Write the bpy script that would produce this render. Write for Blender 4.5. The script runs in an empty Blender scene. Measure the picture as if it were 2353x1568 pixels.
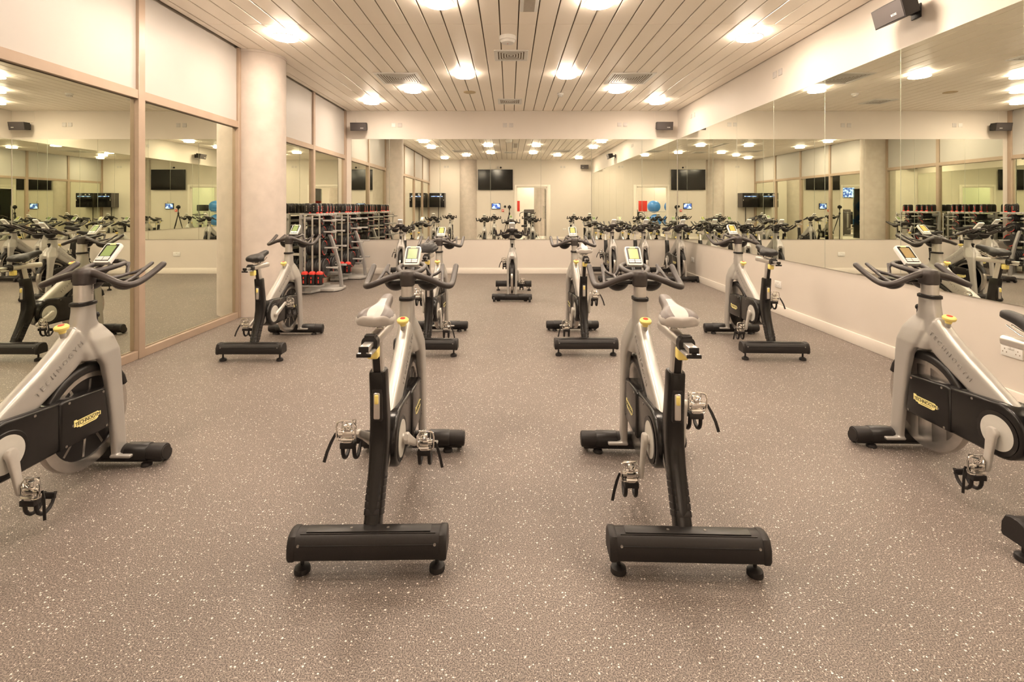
import bpy, bmesh, math, random
from mathutils import Vector, Matrix
from mathutils.bvhtree import BVHTree
random.seed(7)
PI = math.pi
sc = bpy.context.scene
C = sc.collection

# ------------------------------------------------------------------ materials
def mat(name, col, rough=0.5, metal=0.0, var=0.06, scale=40.0, bump=0.0, spec=0.5, emit=None, estr=0.0, coat=0.0):
    m = bpy.data.materials.new(name); m.use_nodes = True
    nt = m.node_tree; N = nt.nodes; L = nt.links
    b = N['Principled BSDF']
    b.inputs['Roughness'].default_value = rough
    b.inputs['Metallic'].default_value = metal
    b.inputs['Specular IOR Level'].default_value = spec
    b.inputs['Coat Weight'].default_value = coat
    tc = N.new('ShaderNodeTexCoord'); nz = N.new('ShaderNodeTexNoise')
    nz.inputs['Scale'].default_value = scale; nz.inputs['Detail'].default_value = 3
    L.new(tc.outputs['Object'], nz.inputs['Vector'])
    r = N.new('ShaderNodeValToRGB')
    lo = [max(0, c*(1-var)) for c in col]; hi = [min(1, c*(1+var)) for c in col]
    r.color_ramp.elements[0].color = (*lo, 1); r.color_ramp.elements[1].color = (*hi, 1)
    r.color_ramp.elements[0].position = .3; r.color_ramp.elements[1].position = .7
    L.new(nz.outputs['Fac'], r.inputs['Fac']); L.new(r.outputs['Color'], b.inputs['Base Color'])
    if bump:
        bp = N.new('ShaderNodeBump'); bp.inputs['Strength'].default_value = bump; bp.inputs['Distance'].default_value = .002
        L.new(nz.outputs['Fac'], bp.inputs['Height']); L.new(bp.outputs['Normal'], b.inputs['Normal'])
    if emit:
        b.inputs['Emission Color'].default_value = (*emit, 1); b.inputs['Emission Strength'].default_value = estr
    return m

WARM = (1.0, .835, .665)
M = {}
M['wall'] = mat('wall_paint', (.62, .562, .50), .55, var=.015, scale=2)
M['panel'] = mat('panel_white', (.45, .422, .395), .5, var=.015, scale=2)
M['trimw'] = mat('trim_white', (.74, .68, .61), .35, var=.01)
M['ceil'] = mat('ceiling_plank', (.92, .84, .745), .38, var=.012, scale=1.5)
M['gap'] = mat('ceiling_gap', (.22, .17, .12), .8)
M['frame'] = mat('tan_frame', (.36, .268, .200), .38, var=.04, scale=8)
M['concrete'] = mat('column_concrete', (.52, .455, .405), .75, var=.07, scale=7, bump=.15)
M['silver'] = mat('silver_paint', (.44, .42, .395), .34, metal=.45, var=.03, scale=500)
M['alu'] = mat('aluminium', (.66, .63, .6), .3, metal=.8, var=.03)
M['chrome'] = mat('chrome', (.82, .80, .77), .15, metal=1, var=.02)
M['black'] = mat('black_plastic', (.012, .010, .0095), .36, var=.15, scale=60, spec=.4)
M['blackm'] = mat('black_matte', (.017, .014, .0135), .5, var=.15, scale=200, bump=.05, spec=.35)
M['gloss'] = mat('black_gloss', (.0085, .0072, .007), .24, var=.2, scale=12, spec=.4)
M['rubber'] = mat('grip_rubber', (.036, .028, .026), .40, var=.1, scale=300, bump=.03)
M['steel'] = mat('flywheel_steel', (.52, .49, .46), .24, metal=.9, var=.05)
M['crank'] = mat('crank_grey', (.56, .53, .49), .35, metal=.35, var=.03)
M['disc'] = mat('disc_grey', (.50, .48, .44), .45, var=.03)
M['yellow'] = mat('yellow_plastic', (.86, .70, .22), .4, var=.04)
M['badge'] = mat('badge_yellow', (.88, .78, .33), .4, var=.03)
M['red'] = mat('red_plastic', (.72, .045, .03), .4, var=.05)
M['white'] = mat('white_plastic', (.72, .70, .665), .35, var=.01)
M['grey'] = mat('plate_grey', (.50, .47, .45), .45, var=.03)
M['button'] = mat('button_grey', (.60, .58, .55), .4, var=.03)
M['seatgrey'] = mat('seat_grey', (.135, .115, .108), .42, var=.05)
M['seatwhite'] = mat('seat_white', (.48, .45, .42), .42, var=.02)
M['seatblack'] = mat('seat_black', (.018, .016, .016), .5, var=.15, scale=150, bump=.05)
M['rackgrey'] = mat('rack_grey', (.30, .285, .275), .4, metal=.2, var=.03)
M['racklight'] = mat('rack_light', (.44, .42, .40), .4, var=.03)
M['plate'] = mat('plate_rubber', (.022, .020, .020), .45, var=.15)
M['screenoff'] = mat('screen_off', (.008, .007, .007), .12, var=.2)
M['greydark'] = mat('machine_grey', (.10, .085, .08), .5, var=.1)
M['blueball'] = mat('blue_ball', (.05, .22, .55), .35, var=.05)
M['tile'] = mat('beyond_tile', (.80, .76, .7), .3, var=.03, scale=3)
M['lamp'] = mat('lamp_diffuser', (.9, .88, .84), .4, emit=WARM, estr=95.0)
M['lampside'] = mat('lamp_side', (.9, .88, .84), .4, emit=WARM, estr=10.0)
M['lamp2'] = mat('lamp_rim_glow', (.9, .88, .84), .4, emit=WARM, estr=10.0)

def screen_mat(name, a, b, estr):
    m = mat(name, a, .25, var=.03); nt = m.node_tree
    p = nt.nodes['Principled BSDF']; p.inputs['Emission Color'].default_value = (*b, 1); p.inputs['Emission Strength'].default_value = estr
    return m
M['lcd_green'] = screen_mat('lcd_green', (.20, .27, .10), (.25, .36, .12), .12)
M['lcd_lime'] = screen_mat('lcd_lime', (.34, .34, .12), (.45, .45, .14), .25)
M['lcd_tan'] = screen_mat('lcd_tan', (.28, .20, .09), (.4, .27, .10), .12)
M['lcd_orange'] = screen_mat('lcd_orange', (.42, .22, .05), (.8, .38, .06), .35)

def mirror_mat(name, col):
    m = bpy.data.materials.new(name); m.use_nodes = True
    nt = m.node_tree; b = nt.nodes['Principled BSDF']
    b.inputs['Metallic'].default_value = 1; b.inputs['Roughness'].default_value = 0.0
    tc = nt.nodes.new('ShaderNodeTexCoord'); nz = nt.nodes.new('ShaderNodeTexNoise'); nz.inputs['Scale'].default_value = 1.3
    r = nt.nodes.new('ShaderNodeValToRGB')
    r.color_ramp.elements[0].color = (*[c*.985 for c in col], 1); r.color_ramp.elements[1].color = (*col, 1)
    nt.links.new(tc.outputs['Object'], nz.inputs['Vector']); nt.links.new(nz.outputs['Fac'], r.inputs['Fac'])
    nt.links.new(r.outputs['Color'], b.inputs['Base Color'])
    return m
M['mirror'] = mirror_mat('mirror_silver', (.885, .905, .82))
M['mirrorglass'] = mirror_mat('mirror_glass_green', (.82, .84, .72))
M['edge'] = mat('mirror_edge', (.55, .57, .48), .2, metal=.5, var=.02)

def glass_mat():
    m = bpy.data.materials.new('door_glass'); m.use_nodes = True
    nt = m.node_tree; N = nt.nodes; L = nt.links
    out = N['Material Output']; tr = N.new('ShaderNodeBsdfTransparent'); gl = N.new('ShaderNodeBsdfGlossy')
    tr.inputs['Color'].default_value = (.93, .96, .94, 1); gl.inputs['Roughness'].default_value = .02
    fr = N.new('ShaderNodeFresnel'); fr.inputs['IOR'].default_value = 1.45; mx = N.new('ShaderNodeMixShader')
    L.new(fr.outputs[0], mx.inputs[0]); L.new(tr.outputs[0], mx.inputs[1]); L.new(gl.outputs[0], mx.inputs[2])
    L.new(mx.outputs[0], out.inputs['Surface'])
    return m
M['glass'] = glass_mat()

def floor_mat():
    m = bpy.data.materials.new('rubber_floor'); m.use_nodes = True
    nt = m.node_tree; N = nt.nodes; L = nt.links; b = N['Principled BSDF']
    tc = N.new('ShaderNodeTexCoord')
    # fine two tone grain
    n1 = N.new('ShaderNodeTexNoise'); n1.inputs['Scale'].default_value = 230; n1.inputs['Detail'].default_value = 2
    L.new(tc.outputs['Object'], n1.inputs['Vector'])
    r1 = N.new('ShaderNodeValToRGB'); e = r1.color_ramp.elements
    e[0].position = .40; e[0].color = (.072, .058, .050, 1); e[1].position = .60; e[1].color = (.265, .220, .192, 1)
    L.new(n1.outputs['Fac'], r1.inputs['Fac'])
    # big soft wear
    n2 = N.new('ShaderNodeTexNoise'); n2.inputs['Scale'].default_value = .9; n2.inputs['Detail'].default_value = 4
    L.new(tc.outputs['Object'], n2.inputs['Vector'])
    r2 = N.new('ShaderNodeValToRGB'); e = r2.color_ramp.elements
    e[0].position = .3; e[0].color = (.86, .86, .86, 1); e[1].position = .7; e[1].color = (1.06, 1.06, 1.06, 1)
    L.new(n2.outputs['Fac'], r2.inputs['Fac'])
    mul = N.new('ShaderNodeMix'); mul.data_type = 'RGBA'; mul.blend_type = 'MULTIPLY'; mul.inputs[0].default_value = 1
    L.new(r1.outputs['Color'], mul.inputs[6]); L.new(r2.outputs['Color'], mul.inputs[7])
    col = mul.outputs[2]
    # pale flecks in two sizes
    for scale, thr, size, tint in ((92, .70, .33, (.80, .73, .67)), (160, .66, .40, (.54, .47, .42))):
        v = N.new('ShaderNodeTexVoronoi'); v.inputs['Scale'].default_value = scale
        warp = N.new('ShaderNodeTexNoise'); warp.inputs['Scale'].default_value = scale*2.2
        L.new(tc.outputs['Object'], warp.inputs['Vector'])
        add = N.new('ShaderNodeMix'); add.data_type = 'VECTOR'; add.inputs[0].default_value = .006
        L.new(tc.outputs['Object'], add.inputs[4]); L.new(warp.outputs['Color'], add.inputs[5])
        L.new(add.outputs[1], v.inputs['Vector'])
        sep = N.new('ShaderNodeSeparateColor'); L.new(v.outputs['Color'], sep.inputs[0])
        sz = N.new('ShaderNodeMath'); sz.operation = 'MULTIPLY'; sz.inputs[1].default_value = size
        L.new(sep.outputs[1], sz.inputs[0])
        lt = N.new('ShaderNodeMath'); lt.operation = 'LESS_THAN'; L.new(v.outputs['Distance'], lt.inputs[0]); L.new(sz.outputs[0], lt.inputs[1])
        gt = N.new('ShaderNodeMath'); gt.operation = 'GREATER_THAN'; L.new(sep.outputs[0], gt.inputs[0]); gt.inputs[1].default_value = thr
        an = N.new('ShaderNodeMath'); an.operation = 'MULTIPLY'; L.new(lt.outputs[0], an.inputs[0]); L.new(gt.outputs[0], an.inputs[1])
        mx = N.new('ShaderNodeMix'); mx.data_type = 'RGBA'; mx.inputs[7].default_value = (*tint, 1)
        L.new(an.outputs[0], mx.inputs[0]); L.new(col, mx.inputs[6]); col = mx.outputs[2]
    L.new(col, b.inputs['Base Color'])
    b.inputs['Roughness'].default_value = .5; b.inputs['Specular IOR Level'].default_value = .35
    bp = N.new('ShaderNodeBump'); bp.inputs['Strength'].default_value = .15; bp.inputs['Distance'].default_value = .002
    L.new(n1.outputs['Fac'], bp.inputs['Height']); L.new(bp.outputs['Normal'], b.inputs['Normal'])
    return m
M['floor'] = floor_mat()

# ------------------------------------------------------------------ mesh helpers
class MB:
    def __init__(s): s.bm = bmesh.new()
    def _add(s, t, mi=0, mx=None):
        for f in t.faces: f.material_index = mi
        if mx is not None: bmesh.ops.transform(t, matrix=mx, verts=t.verts)
        bmesh.ops.recalc_face_normals(t, faces=t.faces)
        me = bpy.data.meshes.new('tmp'); t.to_mesh(me); t.free(); s.bm.from_mesh(me); bpy.data.meshes.remove(me); return s
    def box(s, x0, x1, y0, y1, z0, z1, bev=0, seg=2, mi=0, mx=None):
        t = bmesh.new(); bmesh.ops.create_cube(t, size=1)
        bmesh.ops.scale(t, vec=(abs(x1-x0), abs(y1-y0), abs(z1-z0)), verts=t.verts)
        bmesh.ops.translate(t, vec=((x0+x1)/2, (y0+y1)/2, (z0+z1)/2), verts=t.verts)
        if bev: bmesh.ops.bevel(t, geom=list(t.edges), offset=bev, segments=seg, profile=.5, affect='EDGES')
        return s._add(t, mi, mx)
    def loft(s, secs, mi=0, mx=None, cap=True, closed=False):
        t = bmesh.new(); rows = [[t.verts.new(p) for p in sec] for sec in secs]; n = len(secs[0])
        R = len(rows)
        for i in range(R if closed else R-1):
            a, b = rows[i], rows[(i+1) % R]
            for k in range(n): t.faces.new((a[k], a[(k+1) % n], b[(k+1) % n], b[k]))
        if cap and not closed:
            t.faces.new(rows[0][::-1]); t.faces.new(rows[-1])
        return s._add(t, mi, mx)
    def tube(s, pts, rad, seg=12, mi=0, mx=None, closed=False, smooth=0, flat=1.0, round_end=False):
        P = [Vector(p) for p in pts]; R = list(rad) if hasattr(rad, '__len__') else [rad]*len(P)
        for _ in range(smooth):                      # Chaikin style rounding
            Q, S = [], []
            if not closed: Q.append(P[0]); S.append(R[0])
            rng = range(len(P)) if closed else range(len(P)-1)
            for i in rng:
                a, b = P[i], P[(i+1) % len(P)]; ra, rb = R[i], R[(i+1) % len(P)]
                Q += [a*.75+b*.25, a*.25+b*.75]; S += [ra*.75+rb*.25, ra*.25+rb*.75]
            if not closed: Q.append(P[-1]); S.append(R[-1])
            P, R = Q, S
        n = len(P); secs = []; up = None
        for i in range(n):
            if closed: d = P[(i+1) % n]-P[i-1]
            else: d = P[min(i+1, n-1)]-P[max(i-1, 0)]
            d.normalize()
            if up is None: up = Vector((0, 0, 1)) if abs(d.z) < .9 else Vector((0, 1, 0))
            u = d.cross(up).normalized(); w = u.cross(d).normalized(); up = w
            secs.append((P[i], u, w, R[i], d))
        out = []
        def ring(p, u, w, r): return [p+u*(math.cos(a)*r)+w*(math.sin(a)*r*flat) for a in [2*PI*k/seg for k in range(seg)]]
        if round_end and not closed:
            p, u, w, r, d = secs[0]
            out += [ring(p-d*r*.9*flat, u, w, r*.4), ring(p-d*r*.6*flat, u, w, r*.8)]
        for p, u, w, r, d in secs: out.append(ring(p, u, w, r))
        if round_end and not closed:
            p, u, w, r, d = secs[-1]
            out += [ring(p+d*r*.6*flat, u, w, r*.8), ring(p+d*r*.9*flat, u, w, r*.4)]
        return s.loft(out, mi, mx, closed=closed)
    def lathe(s, prof, seg=32, mi=0, mx=None, axis='z'):
        secs = []
        for r, h in prof:
            r = max(r, 1e-4)
            secs.append([Vector((r*math.cos(2*PI*k/seg), r*math.sin(2*PI*k/seg), h)) for k in range(seg)])
        rot = {'z': Matrix(), 'x': Matrix.Rotation(PI/2, 4, 'Y'), 'y': Matrix.Rotation(-PI/2, 4, 'X')}[axis]
        mx = (mx @ rot) if mx is not None else rot
        return s.loft(secs, mi, mx)
    def prism(s, outl, h0, h1, bev=0, seg=2, mi=0, mx=None):  # outline in local xy, extruded local z
        t = bmesh.new(); vs = [t.verts.new((x, y, h0)) for x, y in outl]
        f = t.faces.new(vs); r = bmesh.ops.extrude_face_region(t, geom=[f])
        bmesh.ops.translate(t, vec=(0, 0, h1-h0), verts=[v for v in r['geom'] if isinstance(v, bmesh.types.BMVert)])
        if bev:
            es = [e for e in t.edges if abs(e.verts[0].co.z-e.verts[1].co.z) < 1e-6]
            bmesh.ops.bevel(t, geom=es, offset=bev, segments=seg, profile=.5, affect='EDGES')
        return s._add(t, mi, mx)
    def ball(s, c, r, seg=20, rings=12, mi=0, zmax=None):
        t = bmesh.new(); bmesh.ops.create_uvsphere(t, u_segments=seg, v_segments=rings, radius=1)
        if zmax is not None:
            bmesh.ops.bisect_plane(t, geom=list(t.verts)+list(t.edges)+list(t.faces), plane_co=(0, 0, zmax), plane_no=(0, 0, 1), clear_outer=True)
            es = [e for e in t.edges if e.is_boundary]
            if es: bmesh.ops.contextual_create(t, geom=es)
        rr = r if hasattr(r, '__len__') else (r, r, r)
        bmesh.ops.scale(t, vec=rr, verts=t.verts); bmesh.ops.translate(t, vec=c, verts=t.verts)
        return s._add(t, mi)
    def mesh(s, me, mi=0, mx=None):
        t = bmesh.new(); t.from_mesh(me); return s._add(t, mi, mx)
    def build(s, name, mats, parent=None, sharp=38, smooth=True, loc=None):
        me = bpy.data.meshes.new(name); s.bm.to_mesh(me); s.bm.free()
        for m in (mats if isinstance(mats, (list, tuple)) else [mats]): me.materials.append(m)
        if smooth:
            for p in me.polygons: p.use_smooth = True
            me.set_sharp_from_angle(angle=math.radians(sharp))
        o = bpy.data.objects.new(name, me); C.objects.link(o)
        if parent is not None: o.parent = parent
        if loc is not None: o.location = loc
        return o

SIDE = Matrix(((0, 0, 1, 0), (1, 0, 0, 0), (0, 1, 0, 0), (0, 0, 0, 1)))   # prism (a,b,h) -> (x=h, y=a, z=b)

def text_mesh(s, size, depth):
    cu = bpy.data.curves.new('lettering', 'FONT'); cu.body = s; cu.size = size; cu.extrude = depth
    cu.align_x = 'CENTER'; cu.align_y = 'CENTER'; cu.resolution_u = 3
    o = bpy.data.objects.new('lettering_source', cu); C.objects.link(o)
    me = bpy.data.meshes.new_from_object(o.evaluated_get(bpy.context.evaluated_depsgraph_get()))
    bpy.data.objects.remove(o); bpy.data.curves.remove(cu)
    return me
def tag(o, label=None, cat=None, group=None, kind=None):
    if label: o['label'] = label
    if cat: o['category'] = cat
    if group: o['group'] = group
    if kind: o['kind'] = kind
    return o
def empty(name, loc, rz=0, label=None, cat=None, group=None):
    o = bpy.data.objects.new(name, None); C.objects.link(o); o.empty_display_size = .1
    o.location = loc; o.rotation_euler = (0, 0, rz); return tag(o, label, cat, group)
def struct(mb, name, m, parent=None, **k):
    o = mb.build(name, m, parent, **k)
    if parent is None: o['kind'] = 'structure'
    return o
def copy_tree(o, parent=None):
    c = o.copy(); C.objects.link(c)
    if parent is not None: c.parent = parent
    for ch in [x for x in KIDS.get(o.name, [])]: 
        d = copy_tree(ch, c)
    return c
KIDS = {}
def index_kids():
    KIDS.clear()
    for o in bpy.data.objects:
        if o.parent: KIDS.setdefault(o.parent.name, []).append(o)

# ------------------------------------------------------------------ setting
CH = 3.405; XL, XR = -3.40, 3.52; YB, YR = 10.19, -.40
EYE = 1.40; F = 1120.0; VX, VY = 1170.6, 475.5

b = MB(); b.box(XL-.12, XR+.12, YR-.02, YB+.12, -.1, 0); struct(b, 'floor', M['floor'], smooth=False)
b = MB()
g0 = -.1045; w = .2008
k0 = int((XL-g0)/w)-1
for k in range(k0, 20):
    a, c = g0+k*w+.006, g0+(k+1)*w-.006
    a, c = max(a, XL+.0), min(c, XR+.0)
    if c-a < .01: continue
    ys = [YR, 2.30, 5.35, 8.40, YB]
    for y0, y1 in zip(ys[:-1], ys[1:]): b.box(a, c, y0+.0006, y1-.0006, CH, CH+.02, bev=.004, seg=1)
struct(b, 'ceiling', M['ceil'])
b = MB(); b.box(XL-.12, XR+.12, YR-.12, YB+.12, CH+.03, CH+.13); struct(b, 'ceiling_void', M['gap'], smooth=False)

# back wall + right wall
b = MB(); b.box(XL-.12, XR+.12, YB, YB+.12, 0, CH+.03); struct(b, 'wall_back', M['wall'], smooth=False)
b = MB(); b.box(XR, XR+.12, YR-.12, YB, 0, CH+.03); struct(b, 'wall_right', M['wall'], smooth=False)
DX0, DX1, DH = .30, 1.60, 2.25
b = MB()
b.box(XL-.12, DX0, YR-.12, YR, 0, CH+.03); b.box(DX1, XR, YR-.12, YR, 0, CH+.03); b.box(DX0, DX1, YR-.12, YR, DH, CH+.03)
struct(b, 'wall_rear', M['wall'], smooth=False)
def skirting(name, x0, x1, y0, y1, along):
    b = MB(); b.box(x0, x1, y0, y1, 0, .12, bev=.006, seg=2); struct(b, name, M['trimw'])
skirting('baseboard_back', XL+.02, XR-.02, YB-.018, YB, 'x')
skirting('baseboard_right', XR-.018, XR, YR, YB-.018, 'y')
b = MB(); b.box(XL+.02, -2.1, YR, YR+.018, 0, .12, bev=.005); b.box(-1.39, DX0-.09, YR, YR+.018, 0, .12, bev=.005); b.box(DX1+.13, XR-.02, YR, YR+.018, 0, .12, bev=.005)
struct(b, 'baseboard_rear', M['trimw'])
# door casing
b = MB()
b.box(DX0-.09, DX0, YR, YR+.02, 0, DH+.09, bev=.004); b.box(DX1, DX1+.13, YR, YR+.02, 0, DH+.09, bev=.004); b.box(DX0, DX1, YR, YR+.02, DH, DH+.09, bev=.004)
b.box(DX0, DX0+.03, YR-.12, YR, 0, DH); b.box(DX1-.03, DX1, YR-.12, YR, 0, DH); b.box(DX0, DX1, YR-.12, YR, DH-.03, DH)
struct(b, 'door_1', M['trimw'])
# left wall
b = MB(); b.box(XL-.16, XL-.06, YR-.12, YB, 0, CH+.03); struct(b, 'wall_left', M['wall'], smooth=False)
posts = [(-.40, -.33), (1.17, 1.25), (2.82, 2.90), (4.473, 4.553), (6.123, 6.195), (6.85, 6.93), (8.465, 8.545), (10.11, 10.19)]
for i, (a, c) in enumerate(posts):
    b = MB(); b.box(XL-.06, XL, a, c, 0, CH-.002, bev=.003, seg=1); struct(b, 'trim_%d' % (i+1), M['frame'])
ZT0, ZT1, ZS = 2.393, 2.475, .075
bays = [(posts[i][1], posts[i+1][0]) for i in range(len(posts)-1)]
nt = len(posts)
for i, (a, c) in enumerate(bays):
    if i == 4: continue
    b = MB(); b.box(XL-.06, XL-.004, a, c, ZT0, ZT1, bev=.003, seg=1); nt += 1; struct(b, 'trim_%d' % nt, M['frame'])
    b = MB(); b.box(XL-.06, XL-.004, a, c, 0, ZS, bev=.003, seg=1); nt += 1; struct(b, 'trim_%d' % nt, M['frame'])
    b = MB(); b.box(XL-.06, XL-.03, a, c, ZT1, CH-.02); nt += 1; struct(b, 'wall_left_panel_%d' % (i+1), M['panel'], smooth=False)
# behind the column a plain infill
b = MB(); b.box(XL-.06, XL-.03, bays[4][0], bays[4][1], 0, CH-.02); struct(b, 'wall_left_infill', M['panel'], smooth=False)
# columns
b = MB(); b.lathe([(.35, 0), (.35, CH-.03), (.357, CH-.03), (.357, CH-.001)], 72, mx=Matrix.Translation((-3.372, 6.525, 0))); struct(b, 'column_side', M['concrete'])
b = MB(); b.lathe([(.40, 0), (.40, CH-.001)], 72, mx=Matrix.Translation((-1.745, YR-.17, 0))); struct(b, 'column_rear', M['concrete'])

# mirrors
words_n = ['first', 'second', 'third', 'fourth', 'fifth', 'sixth', 'seventh', 'eighth', 'ninth', 'tenth', 'eleventh']
ZM0, ZM1 = .718, 2.815
def mirror(name, m, x0, x1, y0, y1, z0, z1, label, tilt=0, axis='Z', group=None, edge=None):
    cx, cy, cz = (x0+x1)/2, (y0+y1)/2, (z0+z1)/2
    b = MB(); b.box(x0-cx, x1-cx, y0-cy, y1-cy, z0-cz, z1-cz, bev=.0022, seg=1)
    for f in b.bm.faces:
        f.material_index = 0 if f.calc_area() > .1 else 1
    o = b.build(name, [m, M['edge']], smooth=False, loc=(cx, cy, cz))
    if axis == 'Z': o.rotation_euler[2] = tilt
    return tag(o, label, 'mirror', group)
ys = [10.17, 9.62, 8.57, 7.52, 6.47, 5.42, 4.37, 3.32, 2.27, 1.22, .17, -.36]
rt = [.0, .0008, -.0006, .0005, -.0008, .0006, .0004, -.0004, .0005, 0, 0]
for i in range(len(ys)-1):
    mirror('wall_mirror', M['mirror'], XR-.012, XR-.004, ys[i+1]+.001, ys[i]-.001, ZM0, ZM1,
           'tall frameless mirror panel on the right wall, %s counting from the far corner' % words_n[i], rt[i], group='mirror panels on the right wall')
xs = [-3.30, -2.505, -1.45, -.396, .658, 1.712, 2.766, 3.50]
bt = [.0008, -.0006, .0004, 0, -.0005, .0006, 0]
for i in range(len(xs)-1):
    mirror('wall_mirror', M['mirror'], xs[i]+.001, xs[i+1]-.001, YB-.012, YB-.004, ZM0, ZM1,
           'tall frameless mirror panel on the back wall, %s counting from the left corner' % words_n[i], bt[i], group='mirror panels on the back wall')
bay_lab = {0: 'beside the rear corner', 1: 'second from the rear corner', 2: 'on the near side of the camera-side post', 3: 'beside the round column, near side', 5: 'just past the round column', 6: 'at the far left corner behind the weight racks'}
bay_lab = {0: 'greenish mirror pane in tan frame by the wall cabinet corner', 1: 'greenish mirror pane in tan frame, second from the wall cabinet corner',
           2: 'greenish mirror pane in tan frame left of the first visible post', 3: 'greenish mirror pane in tan frame between the first visible post and round column',
           5: 'greenish mirror pane in tan frame just past the round column', 6: 'greenish mirror pane in tan frame at the far left corner behind the racks'}
for i, (a, c) in enumerate(bays):
    if i == 4: continue
    mirror('wall_mirror', M['mirrorglass'], XL-.05, XL-.042, a+.002, c-.002, ZS+.004, ZT0-.004, bay_lab[i], 0, group='mirror panes of the left wall')

# ------------------------------------------------------------------ ceiling fittings
lampobj = None
lamps = []
for sgn in (-1, 1):
    for dx, yy in ((.77, (2.6, 4.69, 7.31)), (1.73, (1.72, 8.24)), (2.69, (.72, 4.2, 5.65, 9.17))):
        for y in yy: lamps.append((.092+sgn*dx, y))
def make_lamp():
    r = empty('ceiling_light', (0, 0, 0))
    b = MB(); b.lathe([(.118, 0), (.122, -.004), (.122, -.03), (.118, -.03)], 40); b.build('base', M['lamp2'], r)
    b = MB(); b.lathe([(.125, -.030), (.139, -.033), (.139, -.052), (.128, -.058), (.07, -.063), (0.001, -.064)], 40); 
    for f in b.bm.faces: f.material_index = 1 if abs(f.normal.z) < .75 else 0
    b.build('diffuser', [M['lamp'], M['lampside']], r)
    b = MB(); b.tube([(.143*math.cos(t), .143*math.sin(t), -.041) for t in [2*PI*k/48 for k in range(48)]], .0055, 8, closed=True); b.build('rim', M['alu'], r)
    return r
lampobj = make_lamp(); index_kids()
lname = {}
def lamp_label(x, y):
    side = 'left' if x < 0 else 'right'
    t = {.77: {2.6: 'inner %s-hand round ceiling light nearest the doorway wall', 4.69: 'large round glowing ceiling light left out at top, %s of the centre grille', 7.31: 'round glowing ceiling light just %s of the ceiling centre, beyond the smoke detector'},
         1.73: {1.72: 'middle %s-hand round ceiling light near the doorway wall', 8.24: 'round glowing ceiling light right behind the square vent on the %s'},
         2.69: {.72: '%s-hand outer round ceiling light in the doorway end corner', 4.2: 'outer %s-hand round ceiling light above the front bikes', 5.65: 'outer round ceiling light high on the %s, before the column line', 9.17: 'round glowing ceiling light in the far %s corner by the speaker'}}
    dx = min(t, key=lambda d: abs(abs(x-.092)-d)); yy = min(t[dx], key=lambda q: abs(q-y))
    s = t[dx][yy] % side
    return s.replace('light left out at top', 'light at the top edge')
for i, (x, y) in enumerate(lamps):
    o = lampobj if i == 0 else copy_tree(lampobj)
    o.location = (x, y, CH); tag(o, lamp_label(x, y), 'ceiling light', 'round ceiling lights')

def diffuser(x0, x1, y0, y1, n, label):
    cx, cy = (x0+x1)/2, (y0+y1)/2; h = (x1-x0)/2
    r = empty('ceiling_vent', (cx, cy, CH), 0, label, 'vent', 'ceiling air vents')
    def ring(b, o, i, z0, z1):
        sec = []
        for sx, sy in ((-1, -1), (1, -1), (1, 1), (-1, 1)):
            sec.append([(sx*o, sy*o, z0), (sx*i, sy*i, z1), (sx*i, sy*i, z1+.0012), (sx*o, sy*o, z0+.0012)])
        b.loft(sec, closed=True)
    b = MB(); b.box(-h+.02, h-.02, -h+.02, h-.02, -.0012, .02); b.build('backing', M['gap'], r, smooth=False)
    b = MB()
    e = .05
    for (a0, a1, c0, c1) in ((-h, h, -h, -h+e), (-h, h, h-e, h), (-h, -h+e, -h+e, h-e), (h-e, h, -h+e, h-e)): b.box(a0, a1, c0, c1, -.012, .0, bev=.003, seg=1)
    b.build('frame', M['white'], r)
    b = MB()
    st = (h-e)/n
    for k in range(n):
        o_ = h-e-k*st; ring(b, o_-st*.45, max(o_-st*.98, .004), -.009, -.010)
    b.build('louvres', M['white'], r, sharp=20)
    return r
diffuser(-2.04, -1.375, 7.26, 7.925, 8, 'large square louvred ceiling vent on the left')
diffuser(1.535, 2.2, 7.26, 7.925, 8, 'large square louvred ceiling vent on the right')
diffuser(-.2, .244, 6.217, 6.66, 5, 'small square ceiling vent beside the large smoke detector')
diffuser(-.216, .232, 9.03, 9.48, 5, 'small square ceiling vent nearest the back wall')
diffuser(-.2, .244, 2.2, 2.64, 5, 'small square ceiling vent at the doorway end')
diffuser(1.535, 2.2, 2.5, 3.165, 8, 'large square ceiling vent at the doorway end, right'); diffuser(-2.04, -1.375, 2.5, 3.165, 8, 'large square ceiling vent at the doorway end, left')
r = empty('smoke_detector', (-.02, 5.74, CH), 0, 'large round white smoke detector on the ceiling centre line', 'smoke detector')
b = MB(); b.lathe([(.10, 0), (.102, -.03), (.098, -.045), (.085, -.05), (.075, -.075), (.06, -.082), (0, -.083)], 40); b.build('body', M['white'], r)
b = MB(); b.lathe([(.005, -.083), (.005, -.086), (0, -.086)], 10); b.build('indicator', M['red'], r)
r = empty('smoke_detector', (.90, 8.62, CH), 0, 'small white smoke detector behind the right inner light', 'smoke detector')
b = MB(); b.lathe([(.058, 0), (.058, -.018), (.044, -.03), (.04, -.055), (0, -.057)], 28); b.build('body', M['white'], r)
b = MB()
for k in range(10): b.box(-.004, .004, .0405, .044, -.05, -.034, mx=Matrix.Rotation(2*PI*k/10, 4, 'Z'))
b.build('vent_slot', M['gap'], r)
r = empty('ceiling_speaker', (-.695, 8.52, CH), 0, 'flat round tan speaker grille set in the ceiling', 'ceiling speaker')
b = MB(); b.lathe([(.105, 0), (.105, -.006), (.098, -.009)], 40); b.build('rim', mat('tan_rim', (.50, .38, .22), .5), r)
b = MB(); b.lathe([(.098, -.006), (.06, -.0085), (0, -.009)], 40); b.build('grille', mat('tan_grille', (.44, .34, .20), .6, scale=800, bump=.3), r)
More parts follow.
